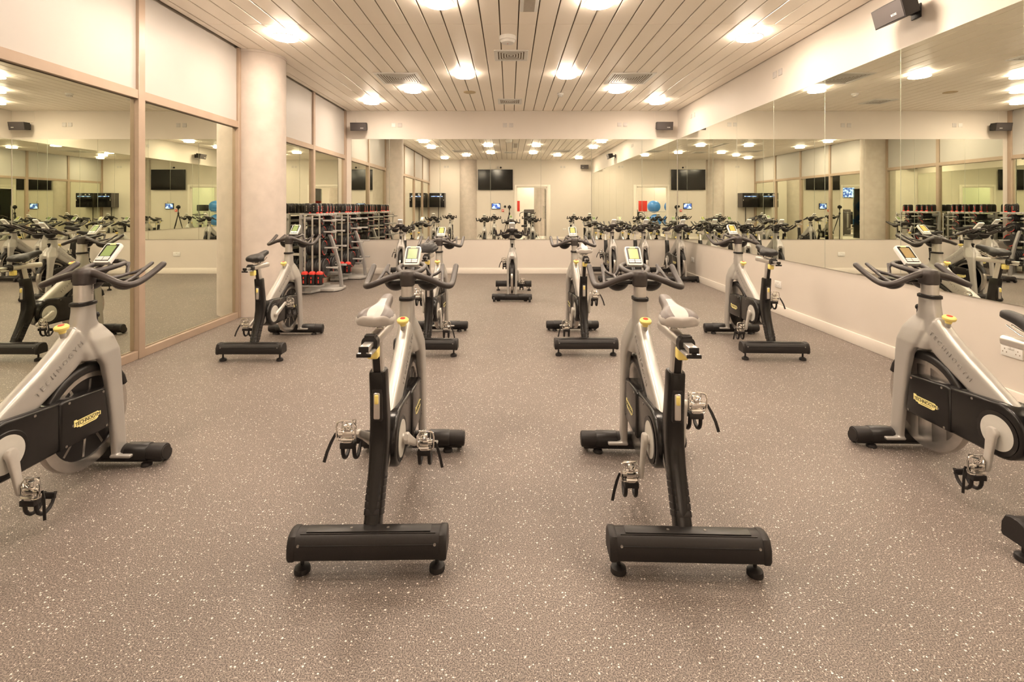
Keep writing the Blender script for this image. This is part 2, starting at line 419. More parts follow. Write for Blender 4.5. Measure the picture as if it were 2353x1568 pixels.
r = empty('ceiling_panel', (.197, 4.45, CH), 0, 'narrow grey panel in a white frame at the top centre of ceiling', 'ceiling panel')
b = MB(); b.box(-.09, .09, -.57, .54, -.010, 0, bev=.002); b.build('frame', M['white'], r)
b = MB(); b.box(-.055, .055, -.53, .53, -.0125, -.008); b.build('panel', mat('panel_grey', (.42, .37, .31), .5), r)

# ------------------------------------------------------------------ wall fittings
def plate_on(wall, a, z, wd, ht, label, name='wall_plate', cat='blank plate', group='blank plates high on the walls', m='grey'):
    r = empty(name, (0, 0, 0), 0, label, cat, group)
    b = MB(); b.box(-wd/2, wd/2, -.009, 0, -ht/2, ht/2, bev=.003); b.build('plate', M[m], r)
    b = MB()
    for sx in (-1, 1): b.lathe([(.0035, 0), (.0035, .0012), (0, .0012)], 10, axis='y', mx=Matrix.Translation((sx*wd*.37, -.0105, 0)))
    b.build('screw', M['alu'], r)
    if wall == 'back': r.location = (a, YB, z)
    elif wall == 'right': r.location = (XR, a, z); r.rotation_euler[2] = -PI/2
    elif wall == 'rear': r.location = (a, YR, z); r.rotation_euler[2] = PI
    return r
for x, nm in ((-2.42, 'left one of the pair'), (-2.29, 'right one of the pair')):
    plate_on('back', x, 3.107, .084, .084, 'small square plate, %s beside the far left speaker' % nm, m='white' if x < -2.4 else 'grey')
for x, nm in ((-.093, 'left one of the pair'), (.037, 'right one of the pair')):
    plate_on('back', x, 3.107, .084, .084, 'small grey plate, %s centred high on the back wall' % nm)
for x, nm in ((2.3, 'left one of the pair'), (2.42, 'right one of the pair')):
    plate_on('back', x, 3.12, .084, .084, 'small grey plate, %s beside the far right speaker' % nm)
for y, nm in ((9.43, 'farther one of the pair'), (9.28, 'nearer one of the pair')):
    plate_on('right', y, 3.15, .084, .084, 'small grey plate, %s above mirrors near the far right corner' % nm)
for y, nm in ((6.46, 'farther one of the pair'), (6.33, 'nearer one of the pair')):
    plate_on('right', y, 3.15, .084, .084, 'small grey plate, %s midway along the wall above the mirrors' % nm)
for x, nm in ((-2.74, 'one'), (-2.62, 'other')):
    plate_on('rear', x, 3.10, .084, .084, 'small grey plate, %s of the pair over the wall cabinet' % ('outer' if nm == 'one' else 'inner'))
for x, nm in ((2.2, 'one'), (2.33, 'other')):
    plate_on('rear', x, 3.10, .084, .084, 'small grey plate, %s of the pair right of the doorway' % ('inner' if nm == 'one' else 'outer'))
plate_on('rear', -.49, 3.08, .084, .084, 'small grey plate above the wall television')
def socket(wall, a, z, label, dbl=True):
    wd = .147 if dbl else .1
    r = empty('power_socket', (0, 0, 0), 0, label, 'power socket', 'power sockets low on the walls')
    b = MB(); b.box(-wd/2, wd/2, -.010, 0, -.043, .043, bev=.003); b.build('plate', M['white'], r)
    b = MB()
    for sx in (-1, 1):
        if not dbl and sx == 1: continue
        ox = sx*.045 if dbl else 0
        for px, pz in ((0, .008), (-.013, -.014), (.013, -.014)): b.box(ox+px-.0028, ox+px+.0028, -.0108, -.009, pz-.004, pz+.004)
    b.build('pin_hole', M['gap'], r, smooth=False)
    b = MB()
    for sx in ((-1, 1) if dbl else (1,)): b.box(sx*.012-.009, sx*.012+.009, -.015, -.009, .012, .036, bev=.002)
    b.build('switch', M['white'], r)
    if wall == 'back': r.location = (a, YB, z)
    elif wall == 'right': r.location = (XR, a, z); r.rotation_euler[2] = -PI/2
    elif wall == 'rear': r.location = (a, YR, z); r.rotation_euler[2] = PI
socket('right', 3.41, .389, 'white double power socket low on the right wall by the nearest bike')
socket('right', 6.38, .386, 'white double power socket low on the right wall behind the second row bike')
socket('right', 9.36, .386, 'white power socket low on the right wall near the far corner')
socket('back', 2.48, .40, 'white power socket on the back wall behind the corner bikes')
socket('back', .07, .41, 'white power socket on the back wall behind the middle bike')
socket('rear', 2.33, .44, 'white power socket low on the doorway wall')

def speaker(loc, rz, tilt, label, cord=True):
    r = empty('wall_speaker', loc, rz, label, 'speaker', 'black wall speakers')   # front faces local -y, wall at local y = +.17
    T = Matrix.Translation((0, 0, 0)) @ Matrix.Rotation(tilt, 4, 'X')
    b = MB(); out = []
    W, H, D = .335, .165, .17
    secs = []
    for t in [k/8 for k in range(9)]:
        x = -W/2+W*t; bow = .014*(1-(2*t-1)**2)
        tap = .02
        secs.append([(x, -D/2-bow, -H/2), (x, -D/2-bow, H/2), (x*.86, D/2-.02, H/2-.02), (x*.86, D/2-.02, -H/2+.02)])
    b.loft(secs, mx=T); b.build('cabinet', M['blackm'], r, sharp=25)
    b = MB(); secs = []
    for t in [k/8 for k in range(9)]:
        x = (-W/2+.008)+(W-.016)*t; bow = .014*(1-(2*t-1)**2)
        secs.append([(x, -D/2-bow-.004, -H/2+.008), (x, -D/2-bow-.004, H/2-.008), (x, -D/2-bow+.01, H/2-.008), (x, -D/2-bow+.01, -H/2+.008)])
    b.loft(secs, mx=T); g = b.build('grille', mat('speaker_grille', (.045, .036, .034), .6, scale=900, bump=.4), r, sharp=25)
    b = MB(); b.mesh(text_mesh('BOSE', .026, .001), mx=T @ Matrix.Translation((.075, -D/2-.0165, -.03)) @ Matrix.Rotation(PI/2, 4, 'X'))
    b.build('emblem', M['white'], g, smooth=False)
    b = MB(); b.box(-.035, .035, .05, .17, -.02, .02, bev=.004); b.box(-.05, .05, .158, .17, -.06, .06, bev=.003); b.build('bracket', M['blackm'], r)
    if cord:
        b = MB(); h = CH-.002-loc[2]
        b.tube([(-.13, .165, h), (-.13, .165, h*.5), (-.125, .16, .12), (-.08, .10, .09), (-.05, .08, .07)], .003, 6, smooth=2); b.build('cable', M['trimw'], r)
    return r
speaker((-3.08, YB-.17, 3.05), 0, .18, 'black wall speaker in the far left corner above the racks')
speaker((3.17, YB-.17, 3.065), 0, .18, 'black wall speaker in the far right corner of the room')
speaker((XR-.17, 4.21, 3.085), -PI/2, .26, 'black wall speaker high on the right wall nearest the camera', cord=False)
speaker((3.15, YR+.17, 3.1), PI, .18, 'black wall speaker on the doorway wall')

# television etc on the rear wall
r = empty('wall_mounted_television', (-.59, YR+.021, 2.12), PI, 'large black flat television on the doorway wall', 'television')
b = MB(); b.box(-.735, .735, -.06, -.022, 0, .865, bev=.006); b.build('housing', M['black'], r)
b = MB(); b.box(-.722, .722, -.0625, -.058, .016, .852); b.build('screen', M['screenoff'], r, smooth=False)
b = MB(); b.box(-.2, .2, -.025, 0, .25, .6); b.build('bracket', M['black'], r)
r = empty('wall_screen', (-.57, YR, 1.305), PI, 'small lit blue wall screen below the television', 'screen')
b = MB(); b.box(-.19, .19, -.035, 0, 0, .245, bev=.005); b.build('housing', M['black'], r)
def blue_screen():
    m = bpy.data.materials.new('blue_screen'); m.use_nodes = True; nt = m.node_tree; N = nt.nodes; p = N['Principled BSDF']
    p.inputs['Base Color'].default_value = (.01, .02, .05, 1); tc = N.new('ShaderNodeTexCoord'); nz = N.new('ShaderNodeTexNoise'); nz.inputs['Scale'].default_value = 9
    rp = N.new('ShaderNodeValToRGB'); e = rp.color_ramp.elements; e[0].position = .45; e[0].color = (.03, .06, .25, 1); e[1].position = .6; e[1].color = (.6, .8, 1, 1)
    nt.links.new(tc.outputs['Object'], nz.inputs['Vector']); nt.links.new(nz.outputs['Fac'], rp.inputs['Fac']); nt.links.new(rp.outputs['Color'], p.inputs['Emission Color'])
    p.inputs['Emission Strength'].default_value = 1.6; return m
M['blue'] = blue_screen()
b = MB(); b.box(-.168, .168, -.037, -.034, .022, .225); b.build('screen', M['blue'], r, smooth=False)
b = MB(); b.tube([(.09, -.006, .245), (.09, -.006, .33)], .004, 6); b.build('cable', M['black'], r)
r = empty('wall_dial', (-.187, YR, 1.415), PI, 'round black wall fitting beside the small lit screen', 'wall fitting')
b = MB(); b.lathe([(.05, 0), (.05, -.02), (.03, -.028), (0, -.028)], 28, axis='y'); b.build('body', M['black'], r)
r = empty('call_point', (-.28, YR, 1.24), PI, 'small red and white call point under the round black fitting', 'call point')
b = MB(); b.box(-.045, .045, -.03, 0, -.045, .045, bev=.004); b.build('housing', M['red'], r)
b = MB(); b.box(-.03, .03, -.032, -.028, -.014, .014); b.build('window', M['white'], r, smooth=False)
r = empty('dome_camera', (-.37, YR, 3.07), PI, 'small black dome camera above the television', 'security camera')
b = MB(); b.lathe([(.04, 0), (.04, -.02), (.03, -.045), (.012, -.06), (0, -.062)], 24, axis='y'); b.build('dome', M['black'], r)
# wall cabinet
r = empty('wall_cabinet', (-3.03, YR, 1.38), PI, 'black wall mounted equipment cabinet with glass door near the rear column', 'cabinet')
b = MB(); b.box(-.33, .33, -.42, 0, 0, .60, bev=.004); b.build('body', M['greydark'], r)
b = MB(); b.box(-.32, .32, -.44, -.421, .01, .59, bev=.003); d = b.build('door', M['screenoff'], r)
b = MB(); b.box(-.30, -.285, -.45, -.44, .27, .33, bev=.002); b.build('handle', M['alu'], d)
b = MB(); b.box(-.25, .25, -.4415, -.4395, .44, .47, bev=.0005); b.build('status_light', M['blue'], d)
b = MB(); b.tube([(0, -.03, 0), (0, -.03, -1.26)], .012, 8); b.build('conduit', M['black'], r)

# tripod with the photographer's camera behind the lens position
r = empty('camera_tripod', (0, -.12, 0), 0, 'black camera on a tripod standing before the doorway wall', 'tripod')
for k, a in enumerate((PI/2+.5, -PI/2+.45, PI+.35)):
    b = MB(); ex, ey = .33*math.cos(a), .24*math.sin(a)
    b.tube([(0, 0, 1.12), (ex*.5, ey*.5, .58)], [.018, .016], 10); b.tube([(ex*.5, ey*.5, .6), (ex, ey, .01)], [.012, .010], 10, round_end=True); b.build('leg', M['black'], r)
b = MB(); b.tube([(0, 0, 1.02), (0, 0, 1.28)], .014, 10); b.lathe([(.035, 1.09), (.035, 1.15), (.02, 1.17)], 16); b.build('centre_post', M['black'], r)
b = MB(); b.ball((0, 0, 1.30), .028); b.box(-.03, .03, -.03, .03, 1.32, 1.335, bev=.003); b.build('ball_head', M['black'], r)
b = MB(); b.box(-.07, .07, -.04, .025, 1.335, 1.44, bev=.008); b.box(-.03, .03, -.035, .02, 1.43, 1.47, bev=.006); b.lathe([(.035, .02), (.037, .07), (.039, .095)], 24, axis='y', mx=Matrix.Translation((0, 0, 1.385))); b.build('camera_body', M['blackm'], r)

# ------------------------------------------------------------------ room beyond the doorway
BY = -6.2
b = MB(); b.box(-2.2, 5.6, BY, YR-.02, -.1, 0); struct(b, 'floor_beyond', M['tile'], smooth=False)
b = MB(); b.box(-2.2, 5.6, BY, YR-.12, 3.0, 3.1); struct(b, 'ceiling_beyond', M['trimw'], smooth=False)
b = MB(); b.box(-2.2, 5.6, BY-.1, BY, 0, 3.0); struct(b, 'wall_beyond_end', M['wall'], smooth=False)
b = MB(); b.box(-2.3, -2.2, BY, YR-.12, 0, 3.0); struct(b, 'wall_beyond_left', mat('green_wall', (.56, .60, .44), .5, var=.02), smooth=False)
b = MB(); b.box(5.6, 5.7, BY, YR-.12, 0, 3.0); struct(b, 'wall_beyond_right', M['wall'], smooth=False)
b = MB(); b.lathe([(.35, 0), (.35, 2.999)], 48, mx=Matrix.Translation((1.55, -3.4, 0))); struct(b, 'column_beyond', M['concrete'])
for i, (x, y) in enumerate(((0, -1.6), (2.2, -1.6), (4.2, -1.8), (.4, -4.2), (2.8, -4.4), (4.6, -4.6), (-1.3, -3.2), (1.2, -5.6), (3.4, -3.0), (-1.2, -5.6))):  # last four are extra lamps, added to brighten the room beyond
    o = copy_tree(lampobj); o.location = (x, y, 3.0); tag(o, 'round ceiling light in the gym beyond the doorway, %s' % ['nearest on the left', 'nearest in the middle', 'nearest on the right', 'farther on the left', 'farther in the middle', 'farther on the right', 'added as fill over the treadmill', 'added as fill at mid end wall', 'added as fill over the far machines', 'added as fill over the ball rack'][i], 'ceiling light', 'lights beyond the doorway')
# machines beyond
def machine(x, y, rz, label):
    r = empty('strength_machine', (x, y, 0), rz, label, 'exercise machine', 'machines beyond the doorway')
    b = MB(); b.box(-.28, .28, -.14, .14, .02, 1.28, bev=.05, seg=3); b.build('weight_tower', M['greydark'], r)
    b = MB(); b.box(-.06, .06, .141, .146, .4, 1.15); b.build('tower_stripe', M['racklight'], r)
    b = MB(); b.tube([(-.2, .1, .05), (-.2, .95, .05), (.2, .95, .05), (.2, .1, .05)], .03, 10); b.tube([(0, .1, .3), (0, .5, .38), (0, .7, .42)], .035, 10); b.build('frame', M['racklight'], r)
    b = MB(); b.box(-.2, .2, .45, .85, .44, .53, bev=.03, seg=3); b.build('seat', M['black'], r)
    b = MB(); b.box(-.18, .18, .38, .47, .56, 1.15, bev=.03, seg=3); b.build('backrest', M['black'], r)
    b = MB()
    for s in (-1, 1): b.tube([(s*.3, .1, 1.15), (s*.38, .45, 1.1), (s*.3, .75, .95)], .018, 8, smooth=2)
    b.build('arm', M['black'], r)
machine(1.0, -3.6, .3, 'dark weight machine straight through the doorway'); machine(2.4, -3.3, -.4, 'dark weight machine beside the column beyond the doorway'); machine(3.8, -3.6, -.8, 'dark weight machine at the right end beyond the doorway')
r = empty('treadmill', (-1.2, -2.6, 0), .5, 'grey treadmill beyond the doorway on the left', 'treadmill', 'machines beyond the doorway')
b = MB(); b.box(-.38, .38, -.8, .8, .08, .2, bev=.03); b.build('deck', M['greydark'], r)
b = MB()
for s in (-1, 1): b.tube([(s*.36, -.6, .15), (s*.34, -.72, .9), (s*.32, -.6, 1.25)], .03, 8, smooth=1)
b.build('upright', M['racklight'], r)
b = MB(); b.box(-.36, .36, -.72, -.55, 1.2, 1.5, bev=.03); b.build('console', M['black'], r)
b = MB()
for s in (-1, 1): b.tube([(s*.34, -.6, 1.05), (s*.34, -.1, .98)], .02, 8, round_end=True)
b.build('handrail', M['black'], r)
r = empty('ball_rack', (-.85, -4.75, 0), PI/2, 'silver rack for exercise balls beyond the doorway', 'rack')
b = MB()
for z in (.45, 1.15):
    for dx in (-.2, .2): b.tube([(dx, -.9, z), (dx, .9, z)], .015, 8)
for dy in (-.85, .85):
    for dx in (-.22, .22): b.tube([(dx, dy, 0), (dx, dy, 1.5)], .02, 8)
b.build('frame', M['racklight'], r)
for i, (y, z) in enumerate(((-1.25, 1.41), (-.42, 1.41), (-1.2, .71), (-.5, .71))):
    b = MB(); b.ball((0, 0, 0), .31, 28, 16); b.lathe([(.012, .300), (.012, .316), (0, .316)], 8)
    for k in range(-3, 4): 
        rr = math.sqrt(.31**2-(k*.08)**2); b.tube([(rr*math.cos(t), rr*math.sin(t), k*.08) for t in [2*PI*q/32 for q in range(32)]], .004, 5, closed=True)
    o = b.build('exercise_ball', M['blueball'], loc=(y, -4.75, z)); tag(o, 'blue exercise ball on the %s tier of the rack, %s' % ('upper' if z > 1 else 'lower', 'left' if y < -.8 else 'right'), 'ball', 'exercise balls on the rack')
r = empty('notice_stand', (.30, -4.15, 0), 0, 'red board on a thin stand beyond the doorway, by the ball rack', 'sign stand')
b = MB(); b.box(-.22, .22, -.012, .012, 1.17, 1.70, bev=.004); b.build('board', M['red'], r)
b = MB(); b.tube([(0, -.02, 1.6), (0, -.02, .03)], .014, 8); b.lathe([(.16, 0), (.16, .012), (.02, .03)], 24); b.build('stand', M['black'], r)
r = empty('wall_mounted_television', (4.4, BY+.02, 1.9), 0, 'blue lit television high beyond the doorway', 'television')
b = MB(); b.box(-.5, .5, 0, .05, 0, .58, bev=.004); b.build('housing', M['black'], r); b = MB(); b.box(-.48, .48, .05, .053, .02, .56); b.build('screen', M['blue'], r, smooth=False)
# open glass door leaf
r = empty('glass_door', (DX1-.05, YR-.13, 0), 0, 'clear glass door standing open beyond the doorway', 'door')
b = MB(); b.box(-.006, .006, -1.0, 0, .01, 2.2); b.build('pane', M['glass'], r, smooth=False)
b = MB(); b.tube([(-.05, -.9, .85), (-.05, -.9, 1.45)], .013, 8); b.tube([(-.05, -.9, .9), (.0, -.9, .9)], .008, 8); b.tube([(-.05, -.9, 1.4), (.0, -.9, 1.4)], .008, 8); b.build('handle', M['chrome'], r)
b = MB(); b.box(-.015, .015, -.12, 0, .0, .07, bev=.003); b.box(-.015, .015, -.12, 0, 2.14, 2.21, bev=.003); b.build('hinge', M['chrome'], r)
# ------------------------------------------------------------------ indoor bikes (local: x right, y forward, rear bar centre at origin)
def sup(c, ux, uy, a, b_, n=3.0, N=28):
    c = Vector(c); ux = Vector(ux).normalized(); uy = Vector(uy).normalized(); out = []
    for k in range(N):
        t = 2*PI*k/N; ct, st = math.cos(t), math.sin(t)
        out.append(c+ux*(a*math.copysign(abs(ct)**(2/n), ct))+uy*(b_*math.copysign(abs(st)**(2/n), st)))
    return out
def remesh(mb, voxel, it=6, fac=.5):
    me = bpy.data.meshes.new('source'); mb.bm.to_mesh(me); mb.bm.free()
    o = bpy.data.objects.new('source', me); C.objects.link(o)
    md = o.modifiers.new('r', 'REMESH'); md.mode = 'VOXEL'; md.voxel_size = voxel
    sm = o.modifiers.new('s', 'SMOOTH'); sm.iterations = it; sm.factor = fac
    res = bpy.data.meshes.new_from_object(o.evaluated_get(bpy.context.evaluated_depsgraph_get()))
    bpy.data.objects.remove(o); return res

M['letter'] = mat('embossed_letter', (.36, .34, .32), .4, metal=.45)
M['boltgrey'] = mat('bolt_grey', (.22, .2, .18), .35, metal=.6)
LET = text_mesh('T E C H N O G Y M', .046, .0016)
LETW = max(v.co.x for v in LET.vertices)-min(v.co.x for v in LET.vertices)
LOGO = text_mesh('TECHNOGYM', .0245, .0008)

def make_bike():
    r = empty('indoor_bike', (0, 0, 0))
    X = (1, 0, 0)
    # --- frame
    b = MB()
    d = Vector((0, .84, .545)).normalized(); nrm = Vector((0, -.545, .84)).normalized()
    secs = []
    for y, z, h, hx in ((.16, .335, .058, .034), (.30, .435, .064, .034), (.42, .515, .068, .034), (.54, .592, .072, .034), (.64, .662, .080, .035), (.72, .735, .085, .036)):
        secs.append(sup((0, y, z), X, nrm, hx, h, 4))
    b.loft(secs)
    secs = []
    for y, z, hy, hx in ((.752, .91, .052, .036), (.752, .87, .053, .036), (.75, .82, .060, .037), (.760, .77, .078, .036), (.778, .72, .098, .038), (.800, .665, .104, .054), (.805, .62, .085, .060)):
        secs.append(sup((0, y, z), X, (0, 1, 0), hx, hy, 3))
    b.loft(secs)
    for s in (-1, 1):
        secs = []
        for y, z, hy, hx, x in ((.785, .79, .046, .018, .016), (.812, .72, .072, .024, .033), (.832, .645, .072, .026, .050), (.852, .58, .055, .0235, .0555), (.866, .48, .047, .021, .057), (.884, .32, .043, .020, .057), (.900, .16, .040, .019, .057), (.908, .07, .040, .019, .057)):
            secs.append(sup((s*x, y, z), X, (0, 1, 0), hx, hy, 4))
        b.loft(secs)
        b.box(s*.038, s*.15, .86, .955, .062, .078, bev=.003)
    fm = remesh(b, .0048, 7, .5)
    fbm = bmesh.new(); fbm.from_mesh(fm); ftree = BVHTree.FromBMesh(fbm)
    b = MB(); b.mesh(fm)
    fr = b.build('frame', M['silver'], r, sharp=60)
    for s in (1, -1):
        ang = math.atan2(.070, .11)
        # text plane: local x along the beam, reading up on the right side and down on the left
        R = Matrix(((0, 0, s, 0), (s*1, 0, 0, 0), (0, 1, 0, 0), (0, 0, 0, 1)))
        mx = Matrix.Translation((s*.0352, .588, .634)) @ R @ Matrix.Rotation(s*math.radians(37.5), 4, 'Z') @ Matrix.Scale(.295/LETW, 4)
        b = MB(); b.mesh(LET, mx=mx)
        for v in b.bm.verts:
            outer = s*v.co.x > .0352
            hit = ftree.ray_cast(Vector((s*.3, v.co.y, v.co.z)), Vector((-s, 0, 0)))[0]
            if hit is not None: v.co.x = hit.x + s*(.0022 if outer else -.003)
        o = b.build('lettering', M['letter'], fr, smooth=False)
    b = MB(); b.loft([sup((0, .752, z), X, (0, 1, 0), hx, hy, 3) for z, hx, hy in ((.900, .038, .055), (.902, .041, .058), (.916, .041, .058), (.920, .036, .052))]); b.build('collar', M['black'], r)
    b = MB(); b.loft([sup((0, .752, z), X, (0, 1, 0), .030, .042, 3) for z in (.86, .985)]);
    hp = b.build('handlebar_post', M['alu'], r)
    b = MB()
    for k in range(9): b.box(.0285, .0305, .765, .775+.006*(k % 2), .925+k*.008, .926+k*.008)
    b.build('scale_marks', M['blackm'], hp, smooth=False)
    b = MB(); b.box(-.012, .012, .80, .83, .78, .85, bev=.006); b.lathe([(.014, 0), (.016, .012), (.01, .02)], 16, axis='y', mx=Matrix.Translation((0, .82, .835))); b.build('post_lever', M['black'], r)
    # --- brake knob
    b = MB(); p0, p1 = Vector((0, .648, .735)), Vector((0, .634, .800)); dd = (p1-p0).normalized()
    b.tube([p0, p1], .0125, 14); kn = b.build('brake_knob', M['silver'], r)
    q = Vector((0, 0, 1)).rotation_difference(dd).to_matrix().to_4x4(); q.translation = p1
    b = MB(); b.lathe([(.014, -.012), (.016, 0), (.027, .006), (.030, .012), (.030, .020), (.025, .026), (.015, .028), (0, .028)], 26, mx=q); b.build('knob_cap', M['yellow'], kn)
    b = MB(); b.lathe([(.014, .027), (.013, .0295), (0, .030)], 20, mx=q); b.build('knob_button', M['red'], kn)
    # --- flywheel + guard
    b = MB(); FC = Matrix.Translation((0, .762, .325))
    b.lathe([(.203, -.018), (.249, -.018), (.252, -.012), (.252, .012), (.249, .018), (.203, .018), (.201, .012), (.201, -.012), (.203, -.018)], 72, axis='x', mx=FC)
    fw = b.build('flywheel', M['steel'], r)
    b = MB(); b.lathe([(.03, -.03), (.03, .03), (0, .03)], 20, axis='x', mx=FC); b.lathe([(.20, -.007), (.20, .007), (.02, .007)], 48, axis='x', mx=FC); b.lathe([(.20, -.007), (.02, -.007)], 48, axis='x', mx=FC)
    b.build('web', M['black'], fw)
    b = MB()
    for k in range(10):
        a = 2*PI*k/10+.2
        for s in (-1, 1): b.box(s*.0072, s*.0092, .05, .192, -.0065, .0065, mx=FC @ Matrix.Rotation(a, 4, 'X'))
    b.build('spoke', M['steel'], fw, smooth=False)
    b = MB(); pts = []
    for k in range(15):
        a = math.radians(22+k*10); pts.append((0, .762+.250*math.cos(a), .325+.250*math.sin(a)))
    b.loft([sup(p, X, Vector((0, p[1]-.762, p[2]-.325)), .029, .026 if 0 < i < 14 else .016, 3, 20) for i, p in enumerate(pts)]); b.build('wheel_guard', M['black'], r)
    # --- drive cover
    oc = []
    for k in range(17):
        a = math.radians(90+k*180/16); oc.append((.315+.125*math.cos(a), .375+.128*math.sin(a)))
    rear = [(.58, .262)]+[(.58, .476)]
    b = MB()
    outl = oc + [(.60, .248), (.60, .478)]
    b.prism(outl, -.058, .058, bev=.016, seg=3, mx=SIDE)
    outl = [(.555, .250), (.832, .244), (.838, .256), (.812, .455), (.804, .464), (.575, .482), (.555, .47)]
    b.prism(outl, -.066, .066, bev=.012, seg=3, mx=SIDE)
    cv = b.build('drive_cover', M['gloss'], r, sharp=50)
    for s in (-1, 1):
        b = MB(); b.lathe([(.098, 0), (.094, .004), (.084, .004), (.080, .001)], 48, axis='x', mx=Matrix.Translation((.057 if s > 0 else -.0585-.003, .315, .36)))
        b.build('recess_ring', M['black'], cv)
        b = MB(); b.lathe([(.079, 0), (.078, .0045), (.03, .006), (0, .006)], 44, axis='x', mx=Matrix.Translation((s*.0572, .315, .36)) @ (Matrix.Rotation(PI, 4, 'Z') if s < 0 else Matrix()))
        b.build('crank_disc', M['disc'], cv)
        # badge
        R = Matrix(((0, 0, s, 0), (s, 0, 0, 0), (0, 1, 0, 0), (0, 0, 0, 1)))
        mx = Matrix.Translation((s*.0668, .70, .345)) @ R
        b = MB(); b.prism([(-.076, .022), (-.062, .022), (-.058, .016), (.06, .016), (.066, .010), (.076, .010), (.076, -.008), (.062, -.008), (.060, -.016), (.048, -.022), (-.044, -.022), (-.048, -.016), (-.06, -.016), (-.064, -.010), (-.076, -.010)], -.001, .0012, mx=mx)
        bd = b.build('badge', M['badge'], cv, smooth=False)
        b = MB(); b.mesh(LOGO, mx=mx @ Matrix.Translation((0, 0, .0016)) @ Matrix.Scale(.93, 4, (1, 0, 0))); b.prism([(-.03, -.0155), (.045, -.0155), (.045, -.0135), (-.03, -.0135)], .0012, .002, mx=mx); b.prism([(-.055, .0115), (.05, .0115), (.05, .0130), (-.055, .0130)], .0012, .002, mx=mx)
        b.build('badge_lettering', M['blackm'], bd, smooth=False)
        for y, z in ((.585, .262), (.815, .262), (.795, .445), (.60, .462), (.44, .47), (.62, .345)):
            xx = .0655 if y > .56 else .0575
            b = MB(); b.lathe([(.006, 0), (.006, .002), (.003, .0025), (0, .0015)], 12, axis='x', mx=Matrix.Translation((s*xx, y, z)) @ (Matrix.Rotation(PI, 4, 'Z') if s < 0 else Matrix()))
            b.build('screw', M['boltgrey'], cv)
    # --- rear post (black spar)
    b = MB(); secs = []
    for y, z, hy, hx in ((.035, .12, .040, .036), (.055, .165, .040, .034), (.105, .27, .044, .034), (.150, .36, .052, .038), (.170, .43, .052, .040), (.165, .52, .046, .038), (.152, .62, .042, .036), (.138, .72, .041, .035), (.137, .728, .038, .032)):
        dirv = Vector((0, 1, 0))
        secs.append(sup((0, y, z), X, dirv, hx, hy, 3.6))
    b.loft(secs)
    sp = b.build('rear_post', M['gloss'], r, sharp=50)
    b = MB(); RX = Matrix.Rotation(-math.atan(.476), 4, 'X')
    for k in range(6):
        z = .178+k*.0225; y = .055+(z-.165)*.476; L_ = .0215
        mxp = Matrix.Translation((0, y, z)) @ RX
        b.box(-.025, .025, -.0372, -.030, 0, L_, bev=.0012, mx=mxp)
        for s in (-1, 1): b.box(s*.030, s*.0352, -.026, .026, 0, L_, bev=.0012, mx=mxp)
    b.build('tread_pad', M['blackm'], sp)
    b = MB(); b.box(-.014, .014, .100, .118, .535, .645, bev=.007, seg=3, mx=None); lv = b.build('height_lever', M['alu'], sp)
    b = MB(); b.box(-.008, .008, .092, .104, .600, .638, bev=.005, seg=3); b.build('lever_button', M['yellow'], lv)
    b = MB(); b.box(-.022, .022, .103, .13, .525, .66, bev=.008, seg=2); b.build('lever_recess', M['blackm'], sp)
    # --- seat post, rail
    b = MB(); b.loft([sup((0, .135-(z-.72)*.22, z), X, (0, 1, 0), .022, .026, 4) for z in (.62, .86)]); po = b.build('seat_post', M['alu'], r)
    b = MB(); b.loft([sup((0, .135-(z-.72)*.22-.0235, z), X, (0, 1, 0), .0145, .004, 4) for z in (.62, .855)]); b.build('post_scale', M['black'], po)
    b = MB(); b.loft([sup((0, y, .872), X, (0, 0, 1), .026, .024, 2.6) for y in (.015, .02, .30, .31)]); ra = b.build('seat_rail', M['alu'], r)
    b = MB(); b.box(-.017, .017, -.085, .03, .866, .884, bev=.002); b.box(-.026, .026, -.085, .02, .848, .858, bev=.002); b.box(-.008, .008, -.085, .02, .856, .868); b.build('slide', M['alu'], ra)
    b = MB(); b.box(-.018, .018, -.088, -.082, .864, .886, bev=.002); b.box(-.027, .027, -.088, -.082, .846, .860, bev=.002); b.box(-.009, .009, -.088, -.082, .856, .868); b.build('slide_cap', M['black'], ra)
    b = MB(); b.loft([sup((0, y, .872), X, (0, 0, 1), hx, hx, 2.6) for y, hx in ((-.012, .024), (-.008, .031), (.028, .031), (.03, .028))]); b.box(-.02, .02, -.01, .02, .895, .908, bev=.004); b.build('clamp', M['black'], ra)
    b = MB(); b.box(-.022, .022, .035, .075, .800, .848, bev=.009, seg=3); b.build('slide_knob', M['yellow'], ra)
    # --- saddle
    secs = []
    def saddle_sec(y, w, top, drop, th):
        pts = []
        for k in range(49):
            t = -1+2*k/48; x = w*math.sin(t*PI/2); pts.append((x, y, top-drop*(abs(t)**2.4)-.007*max(0, 1-abs(t)*2.4)*max(0, min(1, (.14-y)/.06))))
        for k in range(9):
            t = 1-2*k/8; pts.append((w*.93*t, y, top-drop-th*(1-.35*abs(t)**3)))
        return pts
    KS = [(.050, .040, .966, .018, .012), (.056, .064, .975, .026, .020), (.075, .077, .983, .034, .026), (.105, .078, .986, .038, .030), (.135, .066, .984, .042, .040), (.165, .047, .980, .038, .036), (.20, .034, .977, .032, .032), (.25, .027, .976, .024, .028), (.295, .024, .974, .022, .024), (.318, .019, .968, .018, .020), (.328, .009, .960, .008, .010)]
